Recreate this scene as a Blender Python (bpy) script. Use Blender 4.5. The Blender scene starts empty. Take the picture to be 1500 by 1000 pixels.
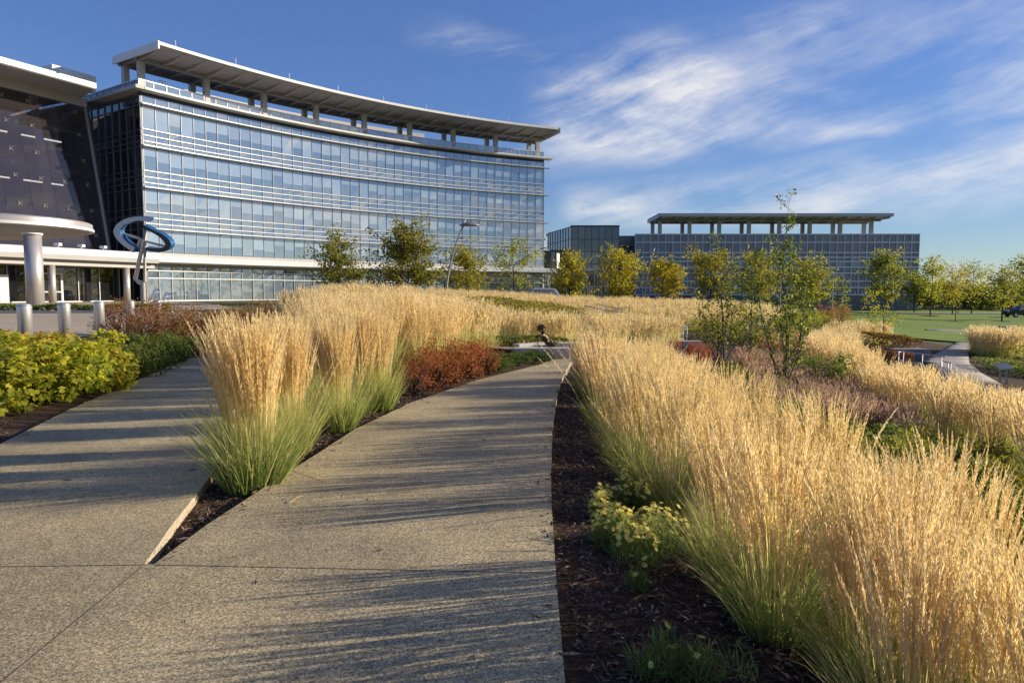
import bpy, bmesh, math, random
import numpy as np
from mathutils import Vector, Matrix

S = bpy.context.scene
COL = S.collection
R = np.random.default_rng(7)
random.seed(7)
PI = math.pi
EYE = 1.6
PITCH = math.atan(0.070)
CP, SP = math.cos(PITCH), math.sin(PITCH)

# ---------------------------------------------------------------- measuring helpers
def ray(px, py):
    u, v = (px - 750) / 1000.0, (500 - py) / 1000.0
    return np.array([u, CP + v * SP, -SP + v * CP])
def P(px, py, Y):                 # the point seen at a photo pixel, Y metres ahead
    d = ray(px, py); d = d * (Y / d[1]); d[2] += EYE; return d
def G(px, py, z=0.0):             # the point seen at a photo pixel, at height z
    d = ray(px, py); d = d * ((z - EYE) / d[2]); d[2] += EYE; return d
def X(px, Y): return (px - 750) / 1000.0 * Y * (1 / (CP))
def Z(py, Y): return float(P(750, py, Y)[2])

# ---------------------------------------------------------------- terrain
right_edge = [G(828, 1000)[:2], G(815, 850)[:2], G(808, 740)[:2], G(807, 690)[:2], G(809, 630)[:2], G(814, 590)[:2], G(822, 556)[:2], G(836, 530)[:2], np.array([2.0, 17.2]), np.array([3.4, 18.6])]
left_edge = [G(225, 826)[:2], G(300, 770)[:2], G(400, 705)[:2], G(460, 667)[:2], G(520, 628)[:2], G(600, 590)[:2], G(700, 556)[:2], G(790, 534)[:2], np.array([1.3, 17.6]), np.array([2.4, 19.6])]
wl = [G(212, 825)[:2], G(252, 768)[:2], G(300, 708)[:2], np.array([-2.98, 7.2]), np.array([-3.95, 10]), np.array([-5.5, 14]), np.array([-6.8, 18]), np.array([-8.6, 24])]
ll = [np.array([-11, 24.]), np.array([-8.3, 18]), G(200, 557)[:2], G(100, 600)[:2], G(0, 650)[:2], np.array([-4.95, 5]), np.array([-4.6, 2]), np.array([-4.6, -2.8])]
outline = [np.array([.9, -2.8]), np.array([.42, .8])] + right_edge + left_edge[::-1] + wl + ll
CTRL = np.array([
 (0,-4,-.09),(-3,-4,-.09),(-4,2,-.09),(-3,4,-.09),(-2.2,4.3,-.10),(-2,5.6,-.08),(-2,8,-.06),(-4.5,8,-.09),(-1.5,10,-.06),(-6,13,-.08),(-8,18,-.08),(-9,21,-.02),(-7,16,-.09),(-9.8,24,.0),(-7.6,20,-.06),
 (.25,2.5,-.09),(.3,4,-.08),(.35,6,-.08),(.6,10,-.09),(.3,14,-.08),(1.1,15,-.12),(-.5,13,-.06),
 (-6.5,9,.0),(-7,11,.05),(-9.5,12.5,.3),(-10,16,.28),(-9,16,.12),(-11.2,20,.34),(-12,14,.35),(-14,22,.36),(-16,10,.35),(-20,30,.4),(-30,30,.42),(-30,40,.5),(-22,42,.55),(-36,58,.75),(-45,45,.8),
 (-50,70,.78),(5,100,.85),(-10,90,.85),(-20,70,.75),(-10,55,.7),(-10,40,.66),(-4.5,8.5,-.05),(-4,11,.05),(-4,15,.25),(-2.5,12,.05),
 (9,41,-1.1),(5,45,-.45),(0,45,.1),(-4,30,.5),(-6,25,.6),(-3.4,21,.25),(-1.2,17,.0),(0,26,-.5),(2,29,-.6),(-1.2,24,-.3),(0,31,-.5),(-1.7,28,-.25),(1,40,.15),(-2,19.5,.0),(0,22,-.25),(2,21,-.25),(4,23,-.45),(2,36,-.45),(-4,37,.4),
 (2,52,.1),(8,62,.0),(15,57,-.4),(22,55,-.9),(26,62,-1.0),(25,100,.45),(15,95,.65),(34,110,.3),(30,80,-.2),
 (45,95,-1.6),(60,95,-2.0),(75,95,-1.9),(30,50,-1.9),(22,37,-1.9),(18,28,-1.9),(40,60,-2.0),(60,60,-2.1),(80,130,-1.8),(62,128,-1.8),(45,130,-.9),(26,130,.5),
 (15,30,-1.75),(12,20,-2.0),(10.2,14,-2.0),(8,20,-1.65),(7,12,-1.6),(5.2,8,-1.3),(3,4,-.58),(4.5,3,-1.0),(2,3,-.36),(1.3,3,-.17),(1.1,5,-.12),(2,7,-.33),
 (3,9,-.65),(1.2,10,-.14),(1.35,12,-.11),(1.6,14,-.14),(1.95,15.6,-.16),(2.1,14,-.62),(4,15,-.95),(3.5,18,-.65),(6,27,-1.0),(12,34,-1.3),(16,42,-1.4),(5.5,17,-1.3),(3,1,-.6),(2,0,-.35),
 (0,200,1),(-150,100,1),(150,150,-2),(150,0,-2),(-100,-20,.3),(100,-60,-1.5),(0,-40,0),(0,500,-1),(400,400,-2),(-400,400,0),(-60,20,.5),(-20,5,.3),(20,5,-2),(20,-20,-1.6),
], float)
_sub = [a + (b - a) * f for a, b in zip(outline, outline[1:] + outline[:1]) for f in np.linspace(0, 1, max(1, int(np.linalg.norm(b - a) / .9)), endpoint=False)]
_op = np.array([p for p in _sub if p[1] > 1 and np.hypot(CTRL[:, 0] - p[0], CTRL[:, 1] - p[1]).min() > .35])
CTRL = np.concatenate([CTRL, np.c_[_op, np.full(len(_op), -.07)]])
def _rbf_fit():
    p = CTRL[:, :2]; n = len(p)
    A = np.linalg.norm(p[:, None] - p[None], axis=2) + np.eye(n) * -0.02
    M = np.zeros((n + 3, n + 3)); M[:n, :n] = A; M[:n, n] = 1; M[:n, n+1:] = p; M[n, :n] = 1; M[n+1:, :n] = p.T
    return np.linalg.solve(M, np.concatenate([CTRL[:, 2], [0, 0, 0]]))
WGT = _rbf_fit()
def HT(x, y):
    x = np.atleast_1d(np.asarray(x, float)); y = np.atleast_1d(np.asarray(y, float))
    q = np.stack([x.ravel(), y.ravel()], 1); n = len(CTRL)
    out = np.empty(len(q))
    for i in range(0, len(q), 20000):
        c = q[i:i+20000]
        d = np.linalg.norm(c[:, None] - CTRL[None, :, :2], axis=2)
        out[i:i+20000] = d @ WGT[:n] + WGT[n] + c @ WGT[n+1:]
    return out.reshape(x.shape)
def h1(x, y): return float(HT(x, y)[0])

# ---------------------------------------------------------------- object helpers
def props(o, label=None, cat=None, group=None, kind=None):
    if label: o['label'] = label
    if cat: o['category'] = cat
    if group: o['group'] = group
    if kind: o['kind'] = kind
    return o
def thing(name, label, cat, loc=(0, 0, 0), rz=0.0, group=None):
    o = bpy.data.objects.new(name, None); COL.objects.link(o)
    o.location = [float(c) for c in loc]; o.rotation_euler = (0, 0, rz); o.empty_display_size = .1
    return props(o, label, cat, group)
def link(name, me, parent=None, m=None):
    o = bpy.data.objects.new(name, me); COL.objects.link(o)
    if parent is not None: o.parent = parent
    if m is not None and len(me.materials) == 0: me.materials.append(m)
    return o
def copy_tree(root):
    r = root.copy(); COL.objects.link(r)
    for ch in root.children:
        c = ch.copy(); COL.objects.link(c); c.parent = r
        for g in ch.children:
            d = g.copy(); COL.objects.link(d); d.parent = c
    return r

class Geo:
    """collects quads/tris (numpy) into one mesh, with a point attribute 'tint'"""
    def __init__(s): s.V = []; s.Q = []; s.T = []; s.A = []; s.n = 0
    def add(s, V, Q=None, T=None, tint=0.5):
        V = np.asarray(V, float).reshape(-1, 3)
        if Q is not None and len(Q): s.Q.append(np.asarray(Q, np.int64).reshape(-1, 4) + s.n)
        if T is not None and len(T): s.T.append(np.asarray(T, np.int64).reshape(-1, 3) + s.n)
        t = np.asarray(tint, float)
        s.A.append(np.full(len(V), float(t)) if t.ndim == 0 else t.ravel()); s.V.append(V); s.n += len(V)
        return s
    def box(s, x0, x1, y0, y1, z0, z1, M=None, tint=.5):
        v = np.array([(x, y, z) for z in (z0, z1) for y in (y0, y1) for x in (x0, x1)], float)
        if M is not None: v = v @ np.array(M)[:3, :3].T + np.array(M)[:3, 3]
        return s.add(v, [(0,2,3,1),(4,5,7,6),(0,1,5,4),(2,6,7,3),(0,4,6,2),(1,3,7,5)], tint=tint)
    def obox(s, a, b, half, z0, z1, tint=.5):
        """upright box along plan segment a->b, half-thickness half"""
        a = np.array(a, float)[:2]; b = np.array(b, float)[:2]; t = b - a; t /= np.linalg.norm(t) + 1e-9; n = np.array([-t[1], t[0]]) * half
        c = [a + n, b + n, b - n, a - n]
        v = [(*p, z0) for p in c] + [(*p, z1) for p in c]
        return s.add(v, [(3,2,1,0),(4,5,6,7),(0,1,5,4),(1,2,6,5),(2,3,7,6),(3,0,4,7)], tint=tint)
    def tube(s, pts, rad, k=6, cap=True, tint=.5):
        pts = np.asarray(pts, float); n = len(pts); rad = np.broadcast_to(np.asarray(rad, float), (n,))
        tg = np.gradient(pts, axis=0); tg /= np.linalg.norm(tg, axis=1)[:, None] + 1e-12
        ref = np.array([0, 0, 1.]) if abs(tg[0][2]) < .9 else np.array([1., 0, 0])
        a = np.cross(tg, ref); a /= np.linalg.norm(a, axis=1)[:, None] + 1e-12; b = np.cross(tg, a)
        th = np.arange(k) * 2 * PI / k
        V = pts[:, None] + rad[:, None, None] * (a[:, None] * np.cos(th)[None, :, None] + b[:, None] * np.sin(th)[None, :, None])
        i = np.arange(n - 1)[:, None] * k; j = np.arange(k)[None]; j2 = (j + 1) % k
        Q = np.stack([i + j, i + j2, i + k + j2, i + k + j], 2).reshape(-1, 4)
        T = []
        if cap:
            T = [(0, m + 1, m) for m in range(1, k - 1)] + [((n-1)*k, (n-1)*k + m, (n-1)*k + m + 1) for m in range(1, k - 1)]
        tt = tint if np.ndim(tint) == 0 else np.repeat(np.asarray(tint), k)
        return s.add(V, Q, T, tt)
    def cyl(s, x, y, z0, z1, r, k=24, r2=None, tint=.5): return s.tube([(x, y, z0), (x, y, z1)], [r, r if r2 is None else r2], k, tint=tint)
    def sweep(s, prof, pts, nrm, tint=.5, cap=True):
        """closed profile [(out, z)] along plan points pts with outward normals nrm"""
        pts = np.asarray(pts, float); nrm = np.asarray(nrm, float); n = len(pts); k = len(prof)
        V = np.array([[(p[0] + w[0] * o, p[1] + w[1] * o, z) for o, z in prof] for p, w in zip(pts, nrm)])
        i = np.arange(n - 1)[:, None] * k; j = np.arange(k)[None]; j2 = (j + 1) % k
        Q = np.stack([i + j, i + j2, i + k + j2, i + k + j], 2).reshape(-1, 4)
        T = []
        if cap: T = [(0, m + 1, m) for m in range(1, k - 1)] + [((n-1)*k, (n-1)*k + m, (n-1)*k + m + 1) for m in range(1, k - 1)]
        return s.add(V, Q, T, tint)
    def leaves(s, C, D, N, L, W, tint, fold=.0):
        """rhombic leaves: centre C, direction D, rough normal N"""
        D = D / (np.linalg.norm(D, axis=1)[:, None] + 1e-12)
        B = np.cross(N, D); B /= np.linalg.norm(B, axis=1)[:, None] + 1e-12
        L = np.broadcast_to(L, (len(C),))[:, None]; W = np.broadcast_to(W, (len(C),))[:, None]
        up = np.cross(D, B) * (W * fold)
        V = np.stack([C - D * L * .5, C + B * W * .5 + up, C + D * L * .5, C - B * W * .5 + up], 1)
        n = len(C); Q = np.arange(n * 4).reshape(n, 4)
        return s.add(V, Q, tint=np.repeat(np.broadcast_to(tint, (n,)), 4))
    def ribbons(s, Pn, side, w, tint):
        """Pn (N,K,3), side (N,3) unit, w (N,K) widths, tint (N,K)"""
        n, k, _ = Pn.shape
        o = side[:, None] * (w[:, :, None] * .5)
        V = np.stack([Pn - o, Pn + o], 2).reshape(-1, 3)
        b = (np.arange(n) * k * 2)[:, None] + (np.arange(k - 1) * 2)[None]
        Q = np.stack([b, b + 1, b + 3, b + 2], 2).reshape(-1, 4)
        return s.add(V, Q, tint=np.repeat(tint.ravel(), 2))
    def arrays(s):
        V = np.concatenate(s.V); A = np.concatenate(s.A)
        Q = np.concatenate(s.Q) if s.Q else np.zeros((0, 4), int); T = np.concatenate(s.T) if s.T else np.zeros((0, 3), int)
        return V, Q, T, A
    def mesh(s, name, m=None, smooth=False):
        V, Q, T, A = s.arrays()
        me = bpy.data.meshes.new(name)
        me.vertices.add(len(V)); me.vertices.foreach_set('co', V.astype(np.float32).ravel())
        nl = len(Q) * 4 + len(T) * 3
        me.loops.add(nl); me.loops.foreach_set('vertex_index', np.concatenate([Q.ravel(), T.ravel()]).astype(np.int32))
        me.polygons.add(len(Q) + len(T))
        st = np.concatenate([np.arange(len(Q)) * 4, len(Q) * 4 + np.arange(len(T)) * 3]).astype(np.int32)
        me.polygons.foreach_set('loop_start', st)
        me.polygons.foreach_set('use_smooth', np.full(len(Q) + len(T), bool(smooth)))
        at = me.attributes.new('tint', 'FLOAT', 'POINT'); at.data.foreach_set('value', A.astype(np.float32))
        me.update(calc_edges=True); me.validate()
        if m is not None: me.materials.append(m)
        return me
    def build(s, name, m, parent=None, smooth=False, bevel=0):
        o = link(name, s.mesh(name, m, smooth), parent)
        if bevel:
            b = o.modifiers.new('b', 'BEVEL'); b.width = bevel; b.segments = 2; b.limit_method = 'ANGLE'
        return o
    def merge(s, V, Q, T, A, loc, rz, sc):
        c, q = math.cos(rz), math.sin(rz)
        W = V * sc; W = np.stack([W[:, 0] * c - W[:, 1] * q, W[:, 0] * q + W[:, 1] * c, W[:, 2]], 1) + np.asarray(loc)
        return s.add(W, Q, T, A)

# ---------------------------------------------------------------- materials
class NT:
    def __init__(s, name):
        s.m = bpy.data.materials.new(name); s.m.use_nodes = True; s.t = s.m.node_tree; s.n = s.t.nodes
        s.bsdf = s.n['Principled BSDF']; s.out = s.n['Material Output']
    def new(s, ty, **kw):
        n = s.n.new(ty)
        for k, v in kw.items(): setattr(n, k, v)
        return n
    def l(s, a, b): s.t.links.new(a, b)
    def set(s, **kw):
        for k, v in kw.items():
            i = s.bsdf.inputs[k.replace('_', ' ')]; i.default_value = (*v, 1) if isinstance(v, tuple) and len(v) == 3 else v
        return s
    def ramp(s, fac, stops, interp='LINEAR'):
        r = s.new('ShaderNodeValToRGB'); r.color_ramp.interpolation = interp
        e = r.color_ramp.elements
        while len(e) < len(stops): e.new(.5)
        for el, (p, c) in zip(e, stops): el.position = p; el.color = (*c, 1)
        s.l(fac, r.inputs[0]); return r.outputs[0]
    def noise(s, scale, detail=3, co=None, rough=.55, dim='3D'):
        n = s.new('ShaderNodeTexNoise'); n.inputs['Scale'].default_value = scale; n.inputs['Detail'].default_value = detail; n.inputs['Roughness'].default_value = rough
        if co is not None: s.l(co, n.inputs['Vector'])
        return n.outputs['Fac']
    def obj(s):
        return s.new('ShaderNodeTexCoord').outputs['Object']
    def pos(s): return s.new('ShaderNodeNewGeometry').outputs['Position']
    def mix(s, a, b, fac, mode='MIX'):
        m = s.new('ShaderNodeMix', data_type='RGBA', blend_type=mode)
        for sock, v in ((m.inputs[0], fac), (m.inputs[6], a), (m.inputs[7], b)):
            if hasattr(v, 'links'): s.l(v, sock)
            else: sock.default_value = (*v, 1) if isinstance(v, tuple) else v
        return m.outputs[2]
    def bump(s, h, strength=.3, dist=.01):
        b = s.new('ShaderNodeBump'); b.inputs['Strength'].default_value = strength; b.inputs['Distance'].default_value = dist
        s.l(h, b.inputs['Height']); s.l(b.outputs[0], s.bsdf.inputs['Normal']); return s
def veg(name, stops, trans=.35, rough=.55, var=.25, hue=.02):
    k = NT(name)
    a = k.new('ShaderNodeAttribute', attribute_name='tint')
    c = k.ramp(a.outputs['Fac'], stops)
    oi = k.new('ShaderNodeObjectInfo')
    h = k.new('ShaderNodeHueSaturation')
    mv = k.new('ShaderNodeMapRange'); mv.inputs[3].default_value = 1 - var; mv.inputs[4].default_value = 1 + var
    k.l(oi.outputs['Random'], mv.inputs[0]); k.l(mv.outputs[0], h.inputs['Value'])
    mh = k.new('ShaderNodeMapRange'); mh.inputs[3].default_value = .5 - hue; mh.inputs[4].default_value = .5 + hue
    w = k.new('ShaderNodeTexWhiteNoise', noise_dimensions='1D'); k.l(oi.outputs['Random'], w.inputs['W'])
    k.l(w.outputs['Value'], mh.inputs[0]); k.l(mh.outputs[0], h.inputs['Hue']); k.l(c, h.inputs['Color'])
    k.l(h.outputs[0], k.bsdf.inputs['Base Color']); k.set(Roughness=rough, Specular_IOR_Level=.25)
    tr = k.new('ShaderNodeBsdfTranslucent'); 
    tb = k.new('ShaderNodeMix', data_type='RGBA', blend_type='MULTIPLY'); tb.inputs[0].default_value = 1.; tb.inputs[7].default_value = (1.1, 1.08, .88, 1); k.l(h.outputs[0], tb.inputs[6]); k.l(tb.outputs[2], tr.inputs[0])
    mx = k.new('ShaderNodeMixShader'); mx.inputs[0].default_value = min(.62, trans * 1.35)
    k.l(k.bsdf.outputs[0], mx.inputs[1]); k.l(tr.outputs[0], mx.inputs[2]); k.l(mx.outputs[0], k.out.inputs[0])
    return k.m
def plain(name, col, rough=.5, metal=0., nz=0., scale=4., spec=.5, bump=0.):
    k = NT(name); k.set(Roughness=rough, Metallic=metal, Specular_IOR_Level=spec)
    if nz:
        n = k.noise(scale, 4, k.pos())
        k.l(k.ramp(n, [(.3, tuple(c * (1 - nz) for c in col)), (.7, tuple(min(1, c * (1 + nz)) for c in col))]), k.bsdf.inputs['Base Color'])
        if bump: k.bump(n, bump)
    else: k.set(Base_Color=col)
    return k.m
M = {}
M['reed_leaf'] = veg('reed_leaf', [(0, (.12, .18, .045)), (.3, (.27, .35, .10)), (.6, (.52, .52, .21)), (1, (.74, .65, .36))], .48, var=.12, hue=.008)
M['reed_plume'] = veg('reed_plume', [(0, (.60, .46, .245)), (.5, (.81, .65, .38)), (1, (.92, .80, .54))], .36, var=.08, hue=.004)
M['purple_plume'] = veg('purple_plume', [(0, (.27, .19, .12)), (.5, (.46, .31, .25)), (1, (.60, .44, .37))], .35, var=.1, hue=.006)
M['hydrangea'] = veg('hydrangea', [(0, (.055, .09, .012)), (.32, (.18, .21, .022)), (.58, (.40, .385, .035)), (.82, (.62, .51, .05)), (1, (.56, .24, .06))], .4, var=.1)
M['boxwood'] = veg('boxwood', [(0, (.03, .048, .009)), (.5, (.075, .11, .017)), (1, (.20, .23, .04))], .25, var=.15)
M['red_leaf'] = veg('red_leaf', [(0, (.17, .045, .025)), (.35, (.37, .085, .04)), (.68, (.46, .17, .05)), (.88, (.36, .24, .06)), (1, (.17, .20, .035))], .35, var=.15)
M['rust_leaf'] = veg('rust_leaf', [(0, (.07, .04, .015)), (.5, (.17, .075, .025)), (1, (.28, .14, .04))], .3, var=.15)
M['brownred_leaf'] = veg('brownred_leaf', [(0, (.17, .08, .035)), (.5, (.34, .16, .065)), (.75, (.38, .25, .09)), (1, (.25, .28, .06))], .4, var=.12)
M['green_leaf'] = veg('green_leaf', [(0, (.045, .08, .016)), (.5, (.11, .16, .03)), (1, (.26, .29, .06))], .35, var=.2)
M['olive_leaf'] = veg('olive_leaf', [(0, (.08, .10, .016)), (.5, (.2, .21, .03)), (1, (.40, .34, .05))], .35, var=.15)
M['tree_green'] = veg('tree_green', [(0, (.09, .11, .02)), (.5, (.22, .24, .042)), (1, (.42, .40, .08))], .46, var=.08)
M['tree_yellowgreen'] = veg('tree_yellowgreen', [(0, (.14, .155, .018)), (.5, (.34, .33, .036)), (1, (.56, .49, .06))], .4, var=.08)
M['tree_yellow'] = veg('tree_yellow', [(0, (.20, .17, .018)), (.5, (.44, .38, .035)), (1, (.62, .53, .07))], .4, var=.08, hue=.006)
M['tree_orange'] = veg('tree_orange', [(0, (.24, .17, .025)), (.5, (.50, .37, .045)), (1, (.64, .52, .08))], .4, var=.08)
M['service_leaf'] = veg('service_leaf', [(0, (.06, .09, .018)), (.5, (.16, .205, .036)), (.9, (.33, .35, .06)), (1, (.55, .46, .06))], .4, var=.05)
M['flower'] = veg('flower', [(0, (.74, .64, .10)), (.8, (.86, .80, .28)), (1, (.60, .42, .02))], .2, var=.0, hue=0)
M['fine_green'] = veg('fine_green', [(0, (.07, .12, .035)), (.6, (.17, .23, .065)), (1, (.27, .29, .09))], .3, var=.1)
M['bark'] = plain('bark', (.11, .085, .065), .9, nz=.4, scale=18, bump=.4)
M['dark_bark'] = plain('dark_bark', (.05, .04, .032), .9, nz=.4, scale=18)
M['steel'] = plain('steel', (.66, .65, .66), .36, .75, nz=.06, scale=3)
M['rail_steel'] = plain('rail_steel', (.46, .46, .47), .5, .4)
M['white_panel'] = plain('white_panel', (.66, .66, .67), .45, nz=.05, scale=.6)
M['grey_panel'] = plain('grey_panel', (.38, .37, .36), .5, nz=.06, scale=.5)
M['beige_panel'] = plain('beige_panel', (.44, .42, .40), .55, nz=.05, scale=.4)
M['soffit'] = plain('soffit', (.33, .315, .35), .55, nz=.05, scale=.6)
M['mullion'] = plain('mullion', (.42, .42, .45), .35, .4)
M['shade_metal'] = plain('shade_metal', (.62, .62, .64), .4, .35)
M['dark_metal'] = plain('dark_metal', (.05, .052, .06), .4, .5)
M['dark'] = plain('dark', (.012, .013, .016), .6)
M['concrete'] = plain('concrete', (.42, .40, .37), .8, nz=.16, scale=5, bump=.15)
M['stone'] = plain('stone', (.15, .155, .17), .85, nz=.2, scale=1.2)
M['bronze'] = plain('bronze', (.10, .062, .040), .42, .7, nz=.3, scale=12)
M['tin_blue'] = plain('tin_blue', (.03, .12, .30), .35, .3)
M['brushed'] = plain('brushed', (.50, .47, .46), .38, .55, nz=.05, scale=6)
M['asphalt'] = plain('asphalt', (.20, .185, .17), .9, nz=.15, scale=1.5)
M['plaza_paving'] = plain('plaza_paving', (.36, .295, .22), .85, nz=.10, scale=.8)
M['far_path'] = plain('far_path', (.27, .235, .20), .85, nz=.14, scale=2.2)
M['black_paint'] = plain('black_paint', (.012, .012, .015), .25)
M['silver_paint'] = plain('silver_paint', (.55, .56, .58), .3, .5)
M['tyre'] = plain('tyre', (.015, .015, .015), .8)
M['lamp_grey'] = plain('lamp_grey', (.30, .29, .28), .45, .4)
M['red_light'] = plain('red_light', (.4, .02, .02), .3)

def mk_glass(name, dark, pale, ior, rough=.02, tintc=(1, 1, 1)):
    """coated curtain-wall glass: opaque at this scale; 'tint' picks between room-dark and blind-pale backing"""
    k = NT(name); a = k.new('ShaderNodeAttribute', attribute_name='tint')
    n = k.noise(.35, 2, k.pos())
    c = k.ramp(a.outputs['Fac'], [(0, dark), (1, pale)])
    k.l(c, k.bsdf.inputs['Base Color'])
    k.set(Roughness=rough, IOR=ior, Specular_Tint=tintc)
    k.bump(n, .06, .03)
    return k.m
M['office_glass'] = mk_glass('office_glass', (.10, .155, .23), (.31, .40, .50), 3.5)
M['dark_glass'] = mk_glass('dark_glass', (.008, .010, .014), (.06, .07, .085), 2.0)
M['blue_glass'] = mk_glass('blue_glass', (.12, .118, .175), (.30, .30, .38), 1.75, .2)
M['box_glass'] = mk_glass('box_glass', (.035, .042, .048), (.13, .15, .16), 2.0)
def mk_clear(name, tint, ior, dust=0., dcol=(.2, .2, .2)):
    k = NT(name); tr = k.new('ShaderNodeBsdfTransparent'); tr.inputs[0].default_value = (*tint, 1)
    gl = k.new('ShaderNodeBsdfGlossy'); gl.inputs['Roughness'].default_value = .02
    fr = k.new('ShaderNodeFresnel'); fr.inputs[0].default_value = ior
    mx = k.new('ShaderNodeMixShader'); k.l(fr.outputs[0], mx.inputs[0]); 
    if dust:
        df = k.new('ShaderNodeBsdfDiffuse'); df.inputs[0].default_value = (*dcol, 1); m2 = k.new('ShaderNodeMixShader'); m2.inputs[0].default_value = dust; k.l(tr.outputs[0], m2.inputs[1]); k.l(df.outputs[0], m2.inputs[2]); tr = m2
    k.l(tr.outputs[0], mx.inputs[1]); k.l(gl.outputs[0], mx.inputs[2]); k.l(mx.outputs[0], k.out.inputs[0])
    return k.m
M['clear_glass'] = mk_clear('clear_glass', (.50, .47, .54), 1.9, .16, (.17, .14, .155))
k = NT('strip_light'); k.set(Emission_Color=(1, .95, .75), Emission_Strength=1.1, Base_Color=(.8, .8, .7)); M['strip_light'] = k.m
k = NT('path_concrete')
p = k.pos(); vo = k.new('ShaderNodeTexVoronoi'); vo.inputs['Scale'].default_value = 125; k.l(p, vo.inputs['Vector'])
n1 = k.noise(55, 4, p, .7); n2 = k.noise(1.1, 4, p); n3 = k.noise(9, 3, p)
sep = k.new('ShaderNodeSeparateColor'); k.l(vo.outputs['Color'], sep.inputs[0])
ag = k.ramp(sep.outputs[0], [(0, (.10, .085, .058)), (.3, (.235, .20, .135)), (.6, (.43, .37, .24)), (.85, (.63, .55, .36)), (1, (.82, .74, .52))])
ag = k.mix(ag, k.ramp(n1, [(.38, (.11, .095, .07)), (.62, (.50, .43, .29))]), .4)
ag = k.mix(ag, k.ramp(n2, [(.3, (.72, .71, .70)), (.7, (1.12, 1.07, .97))]), 1., 'MULTIPLY')
n4 = k.noise(.42, 5, p, .65); ag = k.mix(ag, k.ramp(n4, [(.34, (.90, .87, .82)), (.6, (1.20, 1.165, 1.10))]), 1., 'MULTIPLY')
ag = k.mix(ag, k.ramp(n3, [(.3, (.85, .85, .85)), (.7, (1.1, 1.1, 1.1))]), .7, 'MULTIPLY')
k.l(ag, k.bsdf.inputs['Base Color']); k.set(Roughness=.8, Specular_IOR_Level=.3); k.bump(n1, .5, .006); M['path'] = k.m
k = NT('slab_edge'); p = k.pos(); n1 = k.noise(30, 4, p)
k.l(k.ramp(n1, [(.3, (.26, .21, .15)), (.7, (.50, .42, .31))]), k.bsdf.inputs['Base Color']); k.set(Roughness=.9); k.bump(n1, .6, .01); M['slab_edge'] = k.m
k = NT('mulch'); p = k.pos(); n1 = k.noise(38, 6, p, .75); n2 = k.noise(2.2, 3, p)
c = k.ramp(n1, [(.32, (.022, .014, .010)), (.55, (.085, .055, .038)), (.72, (.19, .13, .092))])
k.l(k.mix(c, k.ramp(n2, [(.3, (.7, .7, .7)), (.7, (1.2, 1.2, 1.2))]), 1., 'MULTIPLY'), k.bsdf.inputs['Base Color']); k.set(Roughness=.95, Specular_IOR_Level=.15); k.bump(n1, 1., .03); M['mulch'] = k.m
M['chip'] = veg('chip', [(0, (.04, .024, .016)), (.45, (.14, .088, .06)), (.75, (.30, .215, .15)), (.95, (.54, .44, .33)), (1, (.55, .40, .12))], 0, .8, 0, 0)
k = NT('lawn'); p = k.pos(); n1 = k.noise(.16, 6, p, .7); n2 = k.noise(3.5, 5, p, .7)
c = k.ramp(n1, [(.35, (.10, .175, .022)), (.65, (.20, .265, .04))])  # patch contrast stands in for stripes of sun and tree shade
k.l(k.mix(c, k.ramp(n2, [(.3, (.7, .75, .7)), (.7, (1.2, 1.15, 1.1))]), .8, 'MULTIPLY'), k.bsdf.inputs['Base Color']); k.set(Roughness=.9, Specular_IOR_Level=.2); k.bump(n2, 1., .05); M['lawn'] = k.m
k = NT('ground'); p = k.pos(); n1 = k.noise(.05, 5, p); n2 = k.noise(3, 4, p)
c = k.ramp(n1, [(.3, (.06, .075, .02)), (.7, (.11, .105, .045))])
k.l(k.mix(c, k.ramp(n2, [(.3, (.7, .7, .7)), (.7, (1.2, 1.2, 1.2))]), .8, 'MULTIPLY'), k.bsdf.inputs['Base Color']); k.set(Roughness=.95, Specular_IOR_Level=.15); M['ground'] = k.m
k = NT('brick'); b = k.new('ShaderNodeTexBrick'); b.inputs['Scale'].default_value = 3; b.inputs['Color1'].default_value = (.20, .12, .095, 1); b.inputs['Color2'].default_value = (.26, .16, .12, 1); b.inputs['Mortar'].default_value = (.3, .27, .24, 1)
k.l(k.obj(), b.inputs[0]); k.l(b.outputs[0], k.bsdf.inputs['Base Color']); M['brick'] = k.m

# ================================================================ GROUND
def grid_lines(lo, a, b, hi, fine, growth=1.25):
    mid = list(np.arange(a, b + 1e-6, fine)); out = list(mid)
    st, v = fine, b
    while v < hi: st *= growth; v += st; out.append(min(v, hi))
    st, v, left = fine, a, []
    while v > lo: st *= growth; v -= st; left.append(max(v, lo))
    return np.array(left[::-1] + out)
gx = grid_lines(-3000, -14, 34, 3000, .5); gy = grid_lines(-1500, -3, 62, 4000, .5)
GX, GY = np.meshgrid(gx, gy); 
far = np.clip((np.hypot(GX, GY - 60) - 180) / 400, 0, 1)
GZ = HT(np.clip(GX, -400, 400), np.clip(GY, -60, 500)) * (1 - far) - 1.0 * far
g = Geo(); nxg, nyg = len(gx), len(gy)
ii, jj = np.meshgrid(np.arange(nxg - 1), np.arange(nyg - 1)); b0 = (jj * nxg + ii).ravel()
Q = np.stack([b0, b0 + 1, b0 + nxg + 1, b0 + nxg], 1)
g.add(np.stack([GX, GY, GZ], 2).reshape(-1, 3), Q)
me = g.mesh('ground', M['ground'], True); me.materials.append(M['mulch'])
cxm = (gx[ii] + gx[ii + 1]).ravel() / 2; cym = (gy[jj] + gy[jj + 1]).ravel() / 2
near = (cxm > -14) & (cxm < 30) & (cym > -3) & (cym < 66) & (cxm < 8 + cym * .7)
me.polygons.foreach_set('material_index', near.astype(np.int32))
props(link('ground', me), kind='structure')

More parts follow.
